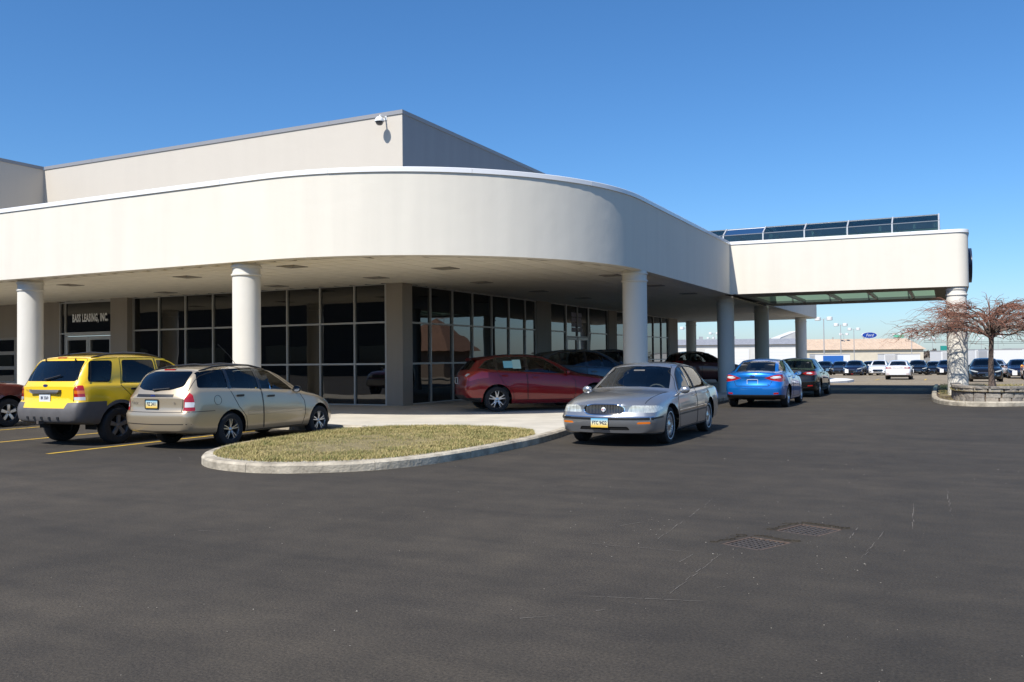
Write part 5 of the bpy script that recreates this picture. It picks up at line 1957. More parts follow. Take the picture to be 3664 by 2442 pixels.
M_stone = [pbr('wall_block_%s' % n, c, .92, noise=.25, nscale=14, bump=.8, bscale=22) for n, c in (('grey', (.28, .255, .215)), ('warm', (.32, .28, .225)), ('dark', (.235, .21, .18)))]
zc = 0.0
for row, (h, L) in enumerate(((.14, .36), (.14, .36), (.13, .36), (.075, .46))):
    s = -RNG.uniform(.05, .3)
    while s < acc[-1]:
        l = L * RNG.uniform(.85, 1.15)
        a, b = max(0, s), min(acc[-1], s + l)
        s += l
        if b - a < .08:
            continue
        p, d = along((a + b) / 2)
        nrm = Vector((d.y, -d.x))
        dep = .13 if row < 3 else .155
        j = RNG.uniform(-.008, .012)
        m = MB()
        cx3 = Vector((p.x - 1.3, p.y - 31.5, zc + h / 2)) + Vector((*nrm, 0)) * (j - .02)
        hx, hy, hz = Vector((*d, 0)) * ((b - a) / 2 - .003), Vector((*nrm, 0)) * dep, Vector((0, 0, h / 2 - .002))
        # split-face block: chamfered front with a broken, uneven face
        vs = []
        for sz in (-1, 1):
            vs += [cx3 - hx - hy + hz * sz, cx3 + hx - hy + hz * sz, cx3 + hx * 1.0 + hy * .8 + hz * sz, cx3 + hx * .55 + hy * RNG.uniform(.92, 1.03) + hz * sz * .96, cx3 - hx * .45 + hy * RNG.uniform(.92, 1.03) + hz * sz * .96, cx3 - hx * 1.0 + hy * .8 + hz * sz]
        fs = [(5, 4, 3, 2, 1, 0), (6, 7, 8, 9, 10, 11)] + [(k, (k + 1) % 6, 6 + (k + 1) % 6, 6 + k) for k in range(6)]
        m.add(vs, fs)
        m.obj('stone_block', RNG.choice(M_stone), bw)
    zc += h
fill = MB().prism([(x - 1.3, y - 31.5) for x, y in offset_path(wp, -.08)], -.02, .36).obj('soil_fill', M_soil, bw)
turf([(x, y) for x, y in offset_path(wp, -.16)], .40, 500, .02, .06, 'planter_grass', 'thin dry grass on the soil inside the stone planter', 8, .03)

# ------------------------------------------------------------------ bare weeping tree
tree = thing('weeping_tree', 'small bare weeping tree with reddish drooping twigs in the stone planter', 'tree', (1.32, 33.1, .42))
rt = random.Random(21)
M_bark = pbr('tree_bark', (.13, .095, .075), .95, noise=.3, nscale=25, bump=.8, bscale=35)
M_twig = pbr('red_twig', (.25, .115, .075), .9, noise=.25, nscale=6)
tk = MB()
tk.tube([(0, 0, -.08), (.01, 0, .04), (.0, .01, .2), (-.02, .0, .6), (-.01, .01, 1.0), (.01, 0, 1.35), (.0, 0, 1.55), (.01, 0, 1.75)], [.15, .115, .09, .075, .068, .066, .08, .045], 12)
tk.obj('trunk', M_bark, tree, smooth=60)
crown, tw_ = MB(), MB()


def wobble(p, s):
    return p + Vector((rt.uniform(-s, s), rt.uniform(-s, s), rt.uniform(-s, s) * .7))


def shoot(mb, p0, az, L, rise, droop, r0, r1, n, sides, zig):
    pts = [p0]
    for k in range(1, n + 1):
        t = k / n
        az += rt.uniform(-.25, .25)
        q = p0 + Vector((math.cos(az), math.sin(az), 0)) * L * t + Vector((0, 0, rise * (1 - math.exp(-3.2 * t)) - droop * t ** 2.6))
        pts.append(wobble(q, zig * L / n))
    mb.tube(pts, [r0 + (r1 - r0) * (k / n) ** .8 for k in range(n + 1)], sides, False)
    return pts, az


for i in range(24):
    az = 2 * math.pi * (i * .381966) + rt.uniform(-.2, .2)
    lvl = ((i * 7) % 24) / 24
    L = rt.uniform(1.5, 2.5) * (1 - .2 * lvl)
    rise = .3 + .8 * lvl
    pts, _ = shoot(crown, Vector((0, 0, 1.45 + .2 * lvl)), az, L, rise, .1 + .45 * rt.random(), .034, .008, 9, 6, .32)
    for j in range(13):
        k = rt.randint(2, 9)
        p = pts[k]
        a2 = az + rt.uniform(-1.1, 1.1)
        l2 = rt.uniform(.4, 1.0)
        q, a3 = shoot(crown if j < 4 else tw_, p, a2, l2, rt.uniform(.0, .25), rt.uniform(.05, .45), .012, .005, 6, 5, .3)
        for m_ in range(6):
            p2 = q[rt.randint(1, 6)]
            shoot(tw_, p2, a2 + rt.uniform(-1.2, 1.2), rt.uniform(.2, .6), rt.uniform(-.02, .15), rt.uniform(-.08, .3), .0055, .0025, 4, 3, .35)
for i in range(5):
    az = rt.uniform(0, 6.28)
    shoot(tw_, Vector((0, 0, 1.7)), az, rt.uniform(.2, .5), rt.uniform(.9, 1.35), .05, .012, .004, 6, 4, .3)
stuff(crown.obj('crown', M_bark, tree, smooth=60, fix=False))
stuff(tw_.obj('twigs', M_twig, tree, smooth=60, fix=False))
tree.scale = (1.1, 1.1, 1.13)

# ------------------------------------------------------------------ parked cars
R90 = math.radians(90)


def add_rails(bvh, root, y, x0, x1, mat, h=.05, n=9, cross=()):
    for s in (1, -1):
        pts = []
        for k in range(n + 1):
            x = x0 + (x1 - x0) * k / n
            hp, nn = hit(bvh, 'top', x, y * s, 1)
            lift = h * min(1, 4 * min(k, n - k) / n)
            pts.append(hp + Vector((0, 0, lift)))
        MB().tube(pts, .017, 8).obj('roof_rail', mat, root, smooth=50)
    for x in cross:
        hp, nn = hit(bvh, 'top', x, y, 1)
        MB().tube([hp + Vector((0, 0, h)), Vector((hp.x, 0, hp.z + h + .035)), Vector((hp.x, -hp.y, hp.z + h))], .016, 8).obj('roof_bar', mat, root, smooth=50)


def wiper(bvh, root, pts, end='rear'):
    P = []
    for y, z in pts:
        h, n = hit(bvh, 'end', y, z, -1)
        P.append(h + n * .025)
    MB().tube(P, [.022] + [.013] * (len(P) - 1), 6).obj('wiper', black_trim, root)


def badge_text(bvh, root, txt, y, z, size, mat, end=-1, shear=.2):
    h, n = hit(bvh, 'end', y, z, end)
    if h is None:
        return
    t = link('badge_lettering', text_mesh(txt, size, 'badge_lettering', shear=shear), mat, root)
    t.location = h + Vector((end * .014, 0, 0))
    t.rotation_euler = (math.radians(90), 0, math.radians(90) * end)


# silver sedan, nose towards the camera
P_silver = paint('silver_paint', (.31, .32, .335), .7, .28)
silver, bv = build_car(spec_old_sedan(P_silver), 'silver_sedan', 'silver older sedan facing the camera in the driveway beside the kerb', 'car')
silver.location = (-5.36, 18.24, 0)
silver.rotation_euler = (0, 0, -R90)
plate(bv, silver, 'front', -.05, .425, .31, .155, plate_ohio, 'FTC 9422', plate_ink, .085, dx=.03)
gx = hit(bv, 'end', 0, .645, 1)[0].x
for k in range(25):
    y = -.335 + .67 * k / 24
    hh = .096 * (1 - abs(y / .37) ** 3.2) ** .5
    MB().box(gx - .03 - abs(y) ** 2 * .25, gx - .006 - abs(y) ** 2 * .25, y - .004, y + .004, .645 - hh * .95, .645 + hh * .95).obj('grille_bar', chrome, silver)
em = MB().lathe([(.001, .012), (.035, .01), (.042, 0)], 20, 'x', (gx + .004, 0, .65)).obj('emblem', pbr('emblem_white', (.72, .72, .70), .3), silver)
for dy, c in ((-.018, (.5, .02, .02)), (0, (.6, .6, .62)), (.018, (.02, .04, .3))):
    MB().add([(gx + .018, dy - .008, .664), (gx + .018, dy + .008, .664), (gx + .018, dy + .008, .645), (gx + .018, dy, .634), (gx + .018, dy - .008, .645)], [(0, 1, 2, 3, 4)]).obj('emblem_shield', pbr('shield_%d' % int(dy * 1000), c, .3), em, fix=False)
MB().tube([(1.80, -.11, 1.29), (1.80, .11, 1.29)], .03, 8).obj('rear_view_mirror', black_trim, silver)

# gold station wagon
P_gold = paint('gold_paint', (.47, .385, .265), .55, .33)
wagon, bv = build_car(squeeze(spec_wagon(P_gold), 1.1, .955), 'station_wagon', 'gold station wagon with roof rails parked next to the grass island', 'car')
wagon.location = (-12.66, 12.25, 0)
wagon.rotation_euler = (0, 0, R90)
oval_badge(bv, wagon, 'rear', 0, .955, .125, .05)
plate(bv, wagon, 'rear', 0, .81, .31, .155, plate_ohio, 'FIZ 2411', plate_ink, .085, frame=black_trim, dx=.016)
badge_text(bv, wagon, 'Focus', .46, .83, .085, chrome)
badge_text(bv, wagon, 'SE', -.50, .83, .05, chrome, shear=0)
add_rails(bv, wagon, .58, -.55, 1.05, black_trim, .05, cross=(-.1, .55))
wiper(bv, wagon, [(.03, 1.045), (-.12, 1.06), (-.32, 1.075)])
hp, nn = hit(bv, 'end', 0, 1.412, -1)
MB().box(hp.x - .012, hp.x + .03, -.13, .13, 1.398, 1.425).obj('high_brake_light', lens_red, wagon)
hp, nn = hit(bv, 'top', 1.0, 0, 1)
MB().tube([hp, hp + Vector((-.22, 0, .22)), hp + Vector((-.5, 0, .42))], .005, 5).obj('antenna', black_trim, wagon)
# yellow sport utility
P_yellow = paint('yellow_paint', (.86, .55, .008), .0, .35)
suv, bv = build_car(spec_suv(P_yellow), 'sport_utility', 'bright yellow sport utility with grey plastic bumpers parked left of the wagon', 'car')
suv.location = (-15.15, 11.82, 0)
suv.rotation_euler = (0, 0, R90)
oval_badge(bv, suv, 'rear', 0, 1.135, .13, .055)
hx = hit(bv, 'end', 0, 1.03, -1)[0].x
MB().add([(hx - .03, -.42, 1.06), (hx - .03, .42, 1.06), (hx - .045, .40, 1.015), (hx - .03, .33, .985), (hx - .03, -.33, .985), (hx - .045, -.40, 1.015)] + [(hx + .03, -.42, 1.06), (hx + .03, .42, 1.06), (hx + .03, .42, 1.015), (hx + .03, .33, .985), (hx + .03, -.33, .985), (hx + .03, -.42, 1.015)], [(0, 1, 2, 3, 4, 5), (11, 10, 9, 8, 7, 6)] + [(k, (k + 1) % 6, 6 + (k + 1) % 6, 6 + k) for k in range(6)]).obj('tailgate_handle', grey_clad, suv)
plate(bv, suv, 'rear', 0, .905, .31, .15, plate_white, 'BK 5569', plate_ink, .08, dx=.014)
badge_text(bv, suv, 'ESCAPE', .50, 1.05, .05, grey_clad, shear=0)
wiper(bv, suv, [(.06, 1.235), (-.08, 1.265), (-.30, 1.315)])
hp, nn = hit(bv, 'end', 0, 1.655, -1)
MB().box(hp.x - .008, hp.x + .03, -.12, .12, 1.643, 1.667).obj('high_brake_light', lens_red, suv)
add_rails(bv, suv, .60, -.40, 1.2, black_trim, .055, cross=(.05, .85))
for k in range(5):
    y = -.42 + .21 * k
    hp, nn = hit(bv, 'end', y, .54, -1)
    MB().box(hp.x - .012, hp.x + .01, y - .03, y + .03, .515, .56).obj('bumper_slot', black_trim, suv)
MB().box(-1.08, -.9, -.03, .03, .43, .49).obj('tow_hitch', pbr('rusty_steel', (.12, .10, .085), .7, .5), suv)
for s in (1, -1):
    hp, nn = hit(bv, 'end', .42 * s, 1.60, -1)
    MB().bar(hp + Vector((-.012, 0, .045)), hp + Vector((-.016, 0, -.02)), .02, .016).obj('window_hinge', black_trim, suv)

# dark red vehicle cut off by the left edge
P_dkred = paint('dark_red_paint', (.13, .012, .012), .3, .35)
sp = spec_suv(P_dkred, P_dkred)
for d in sp['cuts']:
    if d['name'] == 'front_bumper':
        d['mat'] = pbr('silver_bumper', (.42, .42, .43), .35, .6)
        d['poly'] = [(-1.1, .46), (1.1, .46), (1.1, .74), (-1.1, .74)]
sp['wheel'] = ('fat5s', 'five', 5)
sp['rim_mat'] = alloy
redsuv, bv = build_car(sp, 'red_utility', 'dark red utility vehicle with a silver front bumper at the left edge', 'car')
redsuv.location = (-21.65, 11.35, 0)
redsuv.rotation_euler = (0, 0, R90)

# red hatchback in the shade of the overhang
P_red = paint('red_paint', (.21, .004, .008), .4, .32, .3)
hatch, bv = build_car(spec_hatch(P_red), 'red_hatchback', 'red hatchback with stickers in its rear window parked in the shade', 'car')
HA = math.radians(41)
hatch.location = (-11.40, 21.62, .128)
hatch.scale = (1.05, 1.05, 1.05)
hatch.rotation_euler = (0, 0, HA)
hx = hit(bv, 'end', 0, .80, -1)[0].x
plate(bv, hatch, 'rear', 0, .80, .31, .155, black_trim, None, None, .1, frame=plate_white, dx=.02)
for a0, a1, z0, z1, c in ((.20, .44, 1.12, 1.30, (.25, .55, .55)), (.44, .66, 1.10, 1.33, (.45, .62, .50))):
    vs = [hit(bv, 'side', x, z, -1)[0] + Vector((0, -.004, 0)) for x, z in ((a0, z0), (a1, z0), (a1, z1), (a0, z1))]
    MB().add([tuple(v) for v in vs], [(0, 1, 2, 3)]).obj('window_sticker', pbr('sticker_%d' % int(a0 * 100), c, .6), hatch, fix=False)
sx_ = MB()
sv = [hit(bv, 'top', -.30, y, 1)[0] for y in (-.5, -.25, 0, .25, .5)]
sx_.add([tuple(v + Vector((.05, 0, .012))) for v in sv] + [tuple(Vector((-.56, v.y * .96, v.z - .02))) for v in sv] + [tuple(Vector((-.52, v.y * .96, v.z - .07))) for v in sv], [(k, k + 1, 6 + k, 5 + k) for k in range(4)] + [(5 + k, 6 + k, 11 + k, 10 + k) for k in range(4)])
sx_.obj('roof_spoiler', P_red, hatch, smooth=40)

# the cars beyond it under the overhang
P_ice = paint('ice_blue_paint', (.045, .08, .105), .6, .3)
P_char = paint('charcoal_paint', (.018, .018, .022), .4, .3)
cross, bvx = build_car(spec_crossover(P_char), 'charcoal_crossover', 'charcoal crossover with black roof rails farthest back in the shaded row', 'car')
add_rails(bvx, cross, .52, -.3, 1.1, black_trim, .05)
cross.location = (-11.1, 28.6, .128)
cross.rotation_euler = (0, 0, HA)
P_maroon = paint('maroon_paint', (.075, .012, .014), .4, .3)
ice = copy_tree(cross, swap={'charcoal_paint': P_ice})
for c in list(bpy.data.objects):
    if c.parent == ice and c.name.split('.')[0] == 'roof_rail':
        bpy.data.objects.remove(c, do_unlink=True)
ice.name = 'blue_crossover'
tag(ice, 'pale ice-blue crossover behind the red hatchback in the shade', 'car')
ice.location = (-10.9, 24.9, .128)
maroon = copy_tree(cross, swap={'charcoal_paint': P_maroon})
maroon.name = 'maroon_crossover'
tag(maroon, 'maroon crossover parked behind the column left of the blue saloon', 'car')
maroon.location = (-12.6, 45.6, .128)
maroon.rotation_euler = (0, 0, math.radians(38))

# blue saloon and black saloon under the drive-through
P_blue = paint('blue_paint', (.003, .17, .58), .5, .28)
blue, bv = build_car(spec_saloon(P_blue), 'blue_saloon', 'bright metallic blue saloon seen from behind next to a column', 'car')
blue.location = (-5.22, 27.75, 0)
blue.rotation_euler = (0, 0, R90)
oval_badge(bv, blue, 'rear', 0, .955, .15, .06, False)
hp = hit(bv, 'end', 0, .79, -1)[0].x
f = MB()
for a, b in (((-.155, .715), (.155, .715)), ((.155, .715), (.155, .855)), ((.155, .855), (-.155, .855)), ((-.155, .855), (-.155, .715))):
    f.bar((hp - .012, *a), (hp - .012, *b), .012, .012)
f.obj('plate_frame', plate_white, blue)
badge_text(bv, blue, 'SE', -.46, .70, .06, chrome, shear=0)
P_black = paint('black_paint', (.003, .003, .004), .0, .5, .1)
mid, bvm = build_car(spec_midsize(P_black), 'black_saloon', 'black saloon parked ahead of the blue saloon under the canopy', 'car')
mid.location = (-5.2, 34.9, 0)
mid.rotation_euler = (0, 0, R90)


def mid_copy(name, label, mat, loc, rz, group=None, tagged=False):
    o = copy_tree(mid, swap={'black_paint': mat})
    o.name = name
    for k in ('label', 'category', 'group'):
        if k in o:
            del o[k]
    tag(o, label, 'car', group)
    o.location = loc
    o.rotation_euler = (0, 0, rz)
    if tagged:
        t = MB().box(3.80, 3.83, -.62, -.30, .28, .62).obj('paper_tag', pbr('paper_white', (.80, .80, .78), .7), o)
    return o


P_white = paint('white_paint', (.74, .75, .76), .0, .35)
P_navy = paint('navy_paint', (.006, .009, .03), .2, .4, .2)
P_dgrey = paint('dark_grey_paint', (.03, .032, .038), .5, .3)
mid_copy('white_saloon', 'white saloon seen from behind alone on the open far lot', P_white, (-3.3, 72.4, FALL(73.5)), R90)
mid_copy('white_saloon', 'white saloon facing the camera in the far row', P_white, (-5.94, 94.5, FALL(93)), -R90)
FAR = 'dark saloons in the far row'
FL = ('navy saloon with a white paper tag left of the white saloons', 'black saloon with a white paper tag right of the white saloons', 'navy saloon with a paper tag half hidden by the canopy column', 'leftmost black saloon in the far row beside the one under the canopy', 'dark grey saloon second from the left in the far row', 'navy saloon set back between the tagged navy and the white saloon', 'black saloon set back between two dark saloons with paper tags')
for k, (x, y, m, t) in enumerate(((-8.06, 93.5, P_navy, True), (-2.58, 96.2, P_black, True), (-.05, 97.4, P_navy, True), (-11.5, 98.5, P_black, False), (-10.0, 99.0, P_dgrey, False), (-7.2, 100.6, P_navy, False), (-1.24, 103.6, P_black, False))):
    mid_copy('dark_saloon', FL[k], m, (x, y, FALL(y - 1.5)), -R90 + RNG.uniform(-.03, .03), FAR, t)
for k, (x, y, m, lb) in enumerate(((-15.2, 104.5, P_black, 'black saloon deep in the lot left of the blue advert truck'), (-4.4, 108.0, P_dgrey, 'dark grey saloon deep in the lot behind the white saloons'), (3.6, 104.0, P_navy, 'navy saloon deep in the lot right of the canopy column'), (8.0, 99.0, P_dgrey, 'dark grey saloon deep in the lot at the right edge'))):
    mid_copy('dark_saloon', lb, m, (x, y, FALL(y - 1.5)), -R90, FAR)
mid_copy('black_saloon', 'black saloon facing the camera behind the bare tree trunk', P_black, (2.1, 63.4, FALL(62)), -R90)
mid_copy('dark_saloon', 'dark saloon with a paper tag near the right edge', P_navy, (5.0, 79.6, FALL(78)), -R90, None, True)
mid_copy('silver_saloon', 'pale silver saloon between two dark cars right of the tree', paint('pale_silver_paint', (.5, .52, .55), .5, .3), (3.45, 80.2, FALL(81.5)), R90)
P_orange = paint('orange_paint', (.75, .28, .01), .2, .3)
plain = copy_tree(hatch, swap={'red_paint': P_orange})
for c in list(bpy.data.objects):
    if c.parent == plain and c.name.split('.')[0] == 'window_sticker':
        bpy.data.objects.remove(c, do_unlink=True)
o = plain
o.name = 'orange_hatchback'
tag(o, 'orange hatchback cut off by the right edge of the far lot', 'car')
o.location = (5.75, 74.9, FALL(73.5))
o.scale = (1, 1, 1)
o.rotation_euler = (0, 0, -R90)
o = copy_tree(plain, swap={'orange_paint': paint('bright_red_paint', (.42, .012, .012), .2, .3)})
o.name = 'red_hatchback'
tag(o, 'bright red hatchback glimpsed between the blue and black saloons', 'car')
o.location = (-12.6, 73.0, FALL(74.3))
o.rotation_euler = (0, 0, R90)
for x, w_ in ((-4.75, 'left'), (-1.45, 'right')):
    q_ = stripe('lot_line', x - .06, x + .06, 69.5, 74.5, M_yellow, 'yellow bay line on the far lot just %s of the rear-facing white saloon' % w_, 'line', 'yellow bay lines on the far lot', .002)
    for v in q_.data.vertices:
        v.co.z = FALL(v.co.y) + .006
# white-topped kerb nose at the end of the drive
nose = MB().prism([(-7.4, 52.5), (-6.0, 52.9), (-5.3, 55.5), (-5.2, 58.5), (-5.9, 61.0), (-7.4, 62.5)], -.3, .05).obj('kerb_nose', pbr('white_kerb_paint', (.70, .70, .68), .7))
tag(nose, 'white painted kerb nose beyond the black saloon', 'kerb')

# ------------------------------------------------------------------ far background
M_pole = pbr('pole_grey', (.42, .42, .42), .5, .3)
M_lamp = pbr('lamp_white', (.66, .66, .66), .5)
lp = thing('lamp_post', 'nearest twin-headed lamp post right of the overhang end', 'lamp post', (-16.1, 135.7, -1.5), 0, 'twin-headed lamp posts beyond the lot')
MB().tube([(0, 0, 0), (0, 0, 8.4)], [.09, .06], 8).obj('pole', M_pole, lp, smooth=50)
MB().bar((-.55, 0, 8.4), (.55, 0, 8.4), .06).obj('arm', M_pole, lp)
for s in (-1, 1):
    MB().lathe([(.001, .28), (.36, .26), (.42, .2), (.42, -.22), (.38, -.26), (.001, -.26)], 12, 'z', (s * .82, 0, 8.45)).obj('lamp_head', M_lamp, lp, smooth=40)
LPL = {0: 'second tallest twin-headed lamp post against the sky under the canopy', 2: 'third twin-headed lamp post just left of the blue oval sign', 9: 'twin-headed lamp post seen left of the columns under the overhang'}
for k, (x, y) in enumerate(((-16.7, 164.5), (-23.5, 238.8), (-17.1, 193.6), (-11.6, 251.4), (-7.1, 218.1), (-8.3, 325.6), (-4.3, 330.5), (10.9, 348.8), (14.3, 311.3), (-43.7, 162.3), (-48.2, 203.0), (-61.2, 253.9), (20, 60), (26, 95), (34, 75))):
    c = copy_tree(lp)
    c['label'] = LPL.get(k, 'small distant twin-headed lamp post on the skyline')
    c.location = (x, y, -1.5)
    c.rotation_euler = (0, 0, RNG.uniform(.2, .6))

# tan-roofed warehouse
wh = thing('warehouse', 'long low warehouse with a tan ribbed roof behind the trucks', 'building', (-20, 236, -1.5), math.atan2(12.6, 25.3))
M_tan = pbr('tan_roof', (.50, .38, .28), .7, noise=.12, nscale=.8)
MB().box(-26, 16.5, -.0, 12, 0, 4.5).obj('wall', pbr('cream_siding', (.62, .55, .43), .8, noise=.06, nscale=.6), wh)
rf = MB().add([(-26, -.5, 4.45), (17, -.5, 4.45), (15.2, 6, 7.25), (-26, 6, 7.25), (17, 12.5, 4.45), (-26, 12.5, 4.45)], [(0, 1, 2, 3), (3, 2, 4, 5), (1, 4, 2), (0, 3, 5), (0, 5, 4, 1)]).obj('roof', M_tan, wh)
rb = MB()
for k in range(52):
    x = -25.8 + k * .8
    if x < 15:
        rb.bar((x, -.48, 4.5), (x, 6, 7.29), .06, .06)
stuff(rb.obj('roof_ribs', pbr('tan_roof_rib', (.54, .42, .32), .7), wh))
for k in range(5):
    MB().lathe([(.001, .5), (.22, .45), (.16, .3), (.16, 0)], 10, 'z', (-20 + k * 8, 6, 7.22)).obj('roof_vent', M_pole, wh)

# white service building with roll-up doors
sb = thing('service_building', 'white metal service building with roll-up doors seen under the overhang', 'building', (-34, 161.5, -1.5), math.atan2(10.9, 22.0))
MB().box(-16, 11.6, 0, 14, 0, 5.25).obj('wall', pbr('white_siding', (.60, .59, .56), .7, noise=.05, nscale=1), sb)
MB().add([(-16, -.35, 5.2), (12, -.35, 5.2), (11.2, 1.6, 6.25), (-16, 1.6, 6.25), (-16, 14, 6.25), (11.2, 14, 6.25), (12, 14, 5.2), (-16, 14, 5.2)], [(0, 1, 2, 3), (3, 2, 5, 4), (1, 6, 5, 2), (0, 3, 4, 7), (0, 7, 6, 1)]).obj('roof', pbr('grey_roof', (.22, .23, .26), .8, noise=.15, nscale=3), sb)
for x in (-13.5, -9.0, -4.4, .4, 5.2, 8.3):
    d = MB().box(x - 1.55, x + 1.55 if x < 8 else x + 2.2, -.06, .0, 0, 4.35).obj('roll_up_door', pbr('white_door', (.72, .72, .71), .6), sb)
    for k in range(7):
        MB().box(x - 1.5, x + 1.5, -.075, -.06, .1 + k * .6, .6 + k * .6).obj('door_panel', pbr('white_door', (.72, .72, .71)), d)
MB().add([(8.5, 3, 6.2), (13.0, 5, 6.2), (12.8, 5, 7.8), (8.7, 3, 6.5), (8.5, 9, 6.2), (13.0, 11, 6.2), (12.8, 11, 7.8), (8.7, 9, 6.5)], [(0, 1, 2, 3), (7, 6, 5, 4), (3, 2, 6, 7), (1, 5, 6, 2), (0, 3, 7, 4)]).obj('roof_monitor', MATS['white_siding'], sb)
for x in (-6, 0, 6):
    MB().box(x - .3, x + .3, 3, 3.6, 6.2, 6.8).obj('roof_unit', M_pole, sb)

# signs above the roofs
def pole_sign(name, label, loc, w, h, z, face, oval, txt=None, rz=.45):
    t = thing(name, label, 'sign', (loc[0], loc[1], -1.5), rz)
    z += 1.5
    MB().tube([(0, .1, 0), (0, .1, z)], .12, 8).obj('pole', M_pole, t)
    if oval:
        K = 32
        pts = [(w / 2 * math.cos(2 * math.pi * k / K), z + h / 2 * math.sin(2 * math.pi * k / K)) for k in range(K)]
        MB().add([(a, -.2, b) for a, b in pts] + [(a, .2, b) for a, b in pts], [tuple(range(K)), tuple(range(K, 2 * K))] + [(k, (k + 1) % K, K + (k + 1) % K, K + k) for k in range(K)]).obj('sign_case', pbr('letter_white', (.68, .68, .68)), t)
        MB().add([(a * .95, -.21, z + (b - z) * .92) for a, b in pts], [tuple(range(K))]).obj('sign_face', face, t, fix=False)
    else:
        MB().box(-w / 2, w / 2, -.15, .15, z - h / 2, z + h / 2).obj('sign_face', face, t)
    if txt:
        l = link('sign_lettering', text_mesh(txt, h * .62, 'sign_lettering', shear=.3), pbr('letter_white', (.68, .68, .68)), t)
        l.location = (0, -.23, z)
        l.rotation_euler = (math.radians(90), 0, 0)
    return t


pole_sign('oval_pole_sign', 'blue oval pole sign with white script above the tan warehouse roof', (-18.1, 247.6), 4.0, 1.6, 6.75, pbr('sign_blue', (.01, .05, .30)), True, 'Ford')
pole_sign('green_sign', 'wide pale green sign right of the blue oval sign', (-11.2, 251.0), 2.6, .8, 6.4, pbr('sign_green', (.12, .45, .30), .5), False)
pole_sign('green_box_sign', 'small teal box sign behind the canopy column', (-.6, 211.7), 1.3, 1.0, 2.9, pbr('sign_teal', (.02, .26, .22), .5), False)


# trucks and vans
def box_truck(label, loc, rz, L, h, cabcol, panel=None):
    t = thing('box_truck', label, 'truck', (loc[0], loc[1], FALL(loc[1])), rz)
    wm = pbr('truck_white', (.70, .70, .69), .5)
    MB().box(-L / 2, L / 2, -1.2, 1.2, .95, h).obj('cargo_box', wm, t)
    MB().add([(L / 2 + .1, -1.0, .5), (L / 2 + 1.9, -1.0, .5), (L / 2 + 1.9, -1.0, 1.25), (L / 2 + 1.2, -1.0, 1.4), (L / 2 + .8, -1.0, 2.15), (L / 2 + .1, -1.0, 2.2), (L / 2 + .1, 1.0, .5), (L / 2 + 1.9, 1.0, .5), (L / 2 + 1.9, 1.0, 1.25), (L / 2 + 1.2, 1.0, 1.4), (L / 2 + .8, 1.0, 2.15), (L / 2 + .1, 1.0, 2.2)], [(0, 1, 2, 3, 4, 5), (11, 10, 9, 8, 7, 6)] + [(k, (k + 1) % 6, 6 + (k + 1) % 6, 6 + k) for k in range(6)]).obj('cab', cabcol, t)
    MB().box(L / 2 + .35, L / 2 + 1.05, -1.02, 1.02, 1.42, 1.95).obj('cab_window', gloss_black, t)
    for x in (-L / 2 + .8, L / 2 + .9):
        for s in (-1, 1):
            MB().lathe([(.001, -.14), (.42, -.14), (.45, -.1), (.45, .1), (.42, .14), (.001, .14)], 16, 'y', (x, s * .95, .45)).obj('wheel', pbr('tyre_rubber', (.018, .018, .019)), t)
    MB().box(-L / 2, L / 2 + 1.5, -.5, .5, .55, .95).obj('chassis', black_trim, t)
    for zz in (.95, h - .1):
        MB().box(-L / 2 - .02, L / 2 + .02, -1.22, 1.22, zz, zz + .1).obj('box_rail', M_pole, t)
    MB().box(-L / 2 - .03, -L / 2, -1.05, 1.05, 1.1, h - .2).obj('rear_shutter', pbr('shutter_grey', (.45, .45, .45), .6), t)
    if panel:
        MB().box(-L / 2 * .55, L / 2 * .62, -1.215, -1.2, 1.75, h - .25).obj('advert_panel', panel, t)
    return t


cw = pbr('cab_white', (.72, .72, .72), .4, coat=.5)
t = box_truck('white box truck with a blue advert panel on its side', (-14.2, 125.4), .44, 4.6, 3.25, pbr('cab_red', (.45, .03, .03), .4, coat=.5), pbr('advert_blue', (.02, .12, .42), .5))
box_truck('white box truck behind the white saloons', (-8.1, 148.5), 2.0, 2.6, 3.25, cw)
box_truck('long white box truck in front of the warehouse gable', (-5.7, 148.4), .44, 3.4, 3.2, cw)
box_truck('white box truck just left of the canopy column', (-.2, 124.2), 2.0, 3.2, 3.5, cw)
box_truck('tall white box truck between the column and the tree trunk', (3.8, 137.3), 2.0, 3.6, 3.7, cw)
box_truck('white box truck behind the tree at the right', (6.0, 126.5), .44, 4.2, 3.6, cw)
box_truck('white box truck at the far right edge', (9.6, 138.2), .44, 5.0, 3.75, cw)

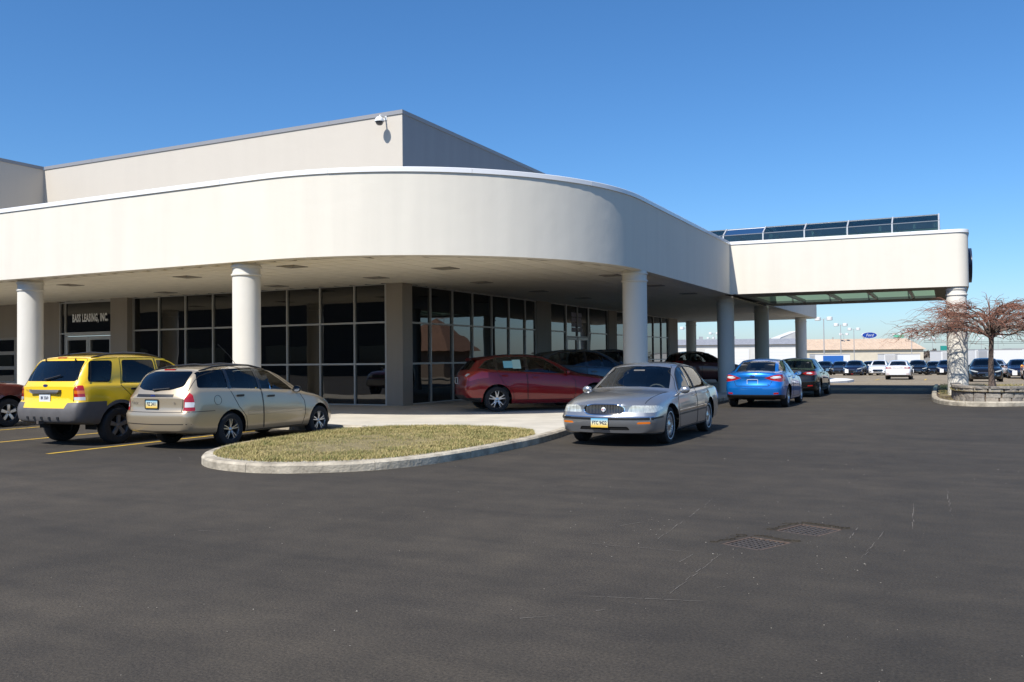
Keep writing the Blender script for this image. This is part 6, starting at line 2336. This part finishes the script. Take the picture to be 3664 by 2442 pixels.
# distant tree line and wires
dt = random.Random(4)
for k, (x0, y0, L, h) in enumerate(((-4, 300, 12, 3.2), (40, 330, 90, 4.2), (-60, 330, 60, 3.2))):
    wood = MB()
    for i in range(2600):
        x, y, z = x0 + dt.uniform(-L, L), y0 + dt.uniform(-4, 4), dt.uniform(.3, 1) ** .7 * h * dt.uniform(.45, 1)
        x += math.sin(x * .9) * 1.5
        z *= .55 + .45 * math.sin(x * .37) ** 2
        r = dt.uniform(.2, .6)
        c = Vector((x, y, z))
        a = Vector((dt.uniform(-1, 1), dt.uniform(-1, 1), dt.uniform(-1, 1))) * r
        b = Vector((dt.uniform(-1, 1), dt.uniform(-1, 1), dt.uniform(-1, 1))) * r
        wood.add([c - a, c - b, c + a, c + b], [(0, 1, 2, 3)])
    stuff(wood.obj('distant_wood', pbr('bare_wood', (.12, .095, .075), .95, noise=.3, nscale=.4), fix=False), 'hazy brown line of bare trees on the horizon', 'trees')
for k, (z0, z1) in enumerate(((5.6, 5.0), (5.1, 4.6))):
    w = MB().tube([(-6 + 5 * i, 285 + 2.5 * i, z0 + (z1 - z0) * i / 8 - .25 * math.sin(math.pi * i / 8)) for i in range(9)], .05, 4).obj('overhead_wire', black_trim)
    tag(w, ('upper' if k == 0 else 'lower') + ' overhead wire crossing the sky behind the canopy column', 'wire')

# what the dark windows mirror: a brown building across the lot and a hip-roofed kiosk
nb_ = thing('brown_building', 'brown flat-roofed building across the lot mirrored in the windows', 'building', (-75, -32, 0))
MB().box(-64, 64, -10, 0, 0, 8.0).obj('wall', pbr('brown_brick', (.10, .07, .05), .9, noise=.15, nscale=2), nb_)
MB().box(-64.2, 64.2, -10.2, .2, 8.0, 8.5).obj('parapet', pbr('dark_brown_trim', (.05, .04, .035), .8), nb_)
for i in range(9):
    MB().box(-60 + i * 13, -53 + i * 13, -.02, .03, 1.0, 3.2).obj('window', M_glass, nb_)
kk = thing('kiosk', 'brown hip-roofed kiosk mirrored in the windows under the overhang', 'building', (11.0, 68.5, 0))
MB().add([(-3, -3, 2.3), (3, -3, 2.3), (3, 3, 2.3), (-3, 3, 2.3), (-.9, -.9, 4.6), (.9, -.9, 4.6), (.9, .9, 4.6), (-.9, .9, 4.6), (0, 0, 5.3)], [(0, 1, 5, 4), (1, 2, 6, 5), (2, 3, 7, 6), (3, 0, 4, 7), (4, 5, 8), (5, 6, 8), (6, 7, 8), (7, 4, 8), (3, 2, 1, 0)]).obj('roof', pbr('brown_shingle', (.20, .11, .07), .9, noise=.25, nscale=5), kk)
MB().box(-2.2, 2.2, -2.2, 2.2, 0, 2.3).obj('wall', pbr('kiosk_wall', (.16, .12, .09), .9), kk)
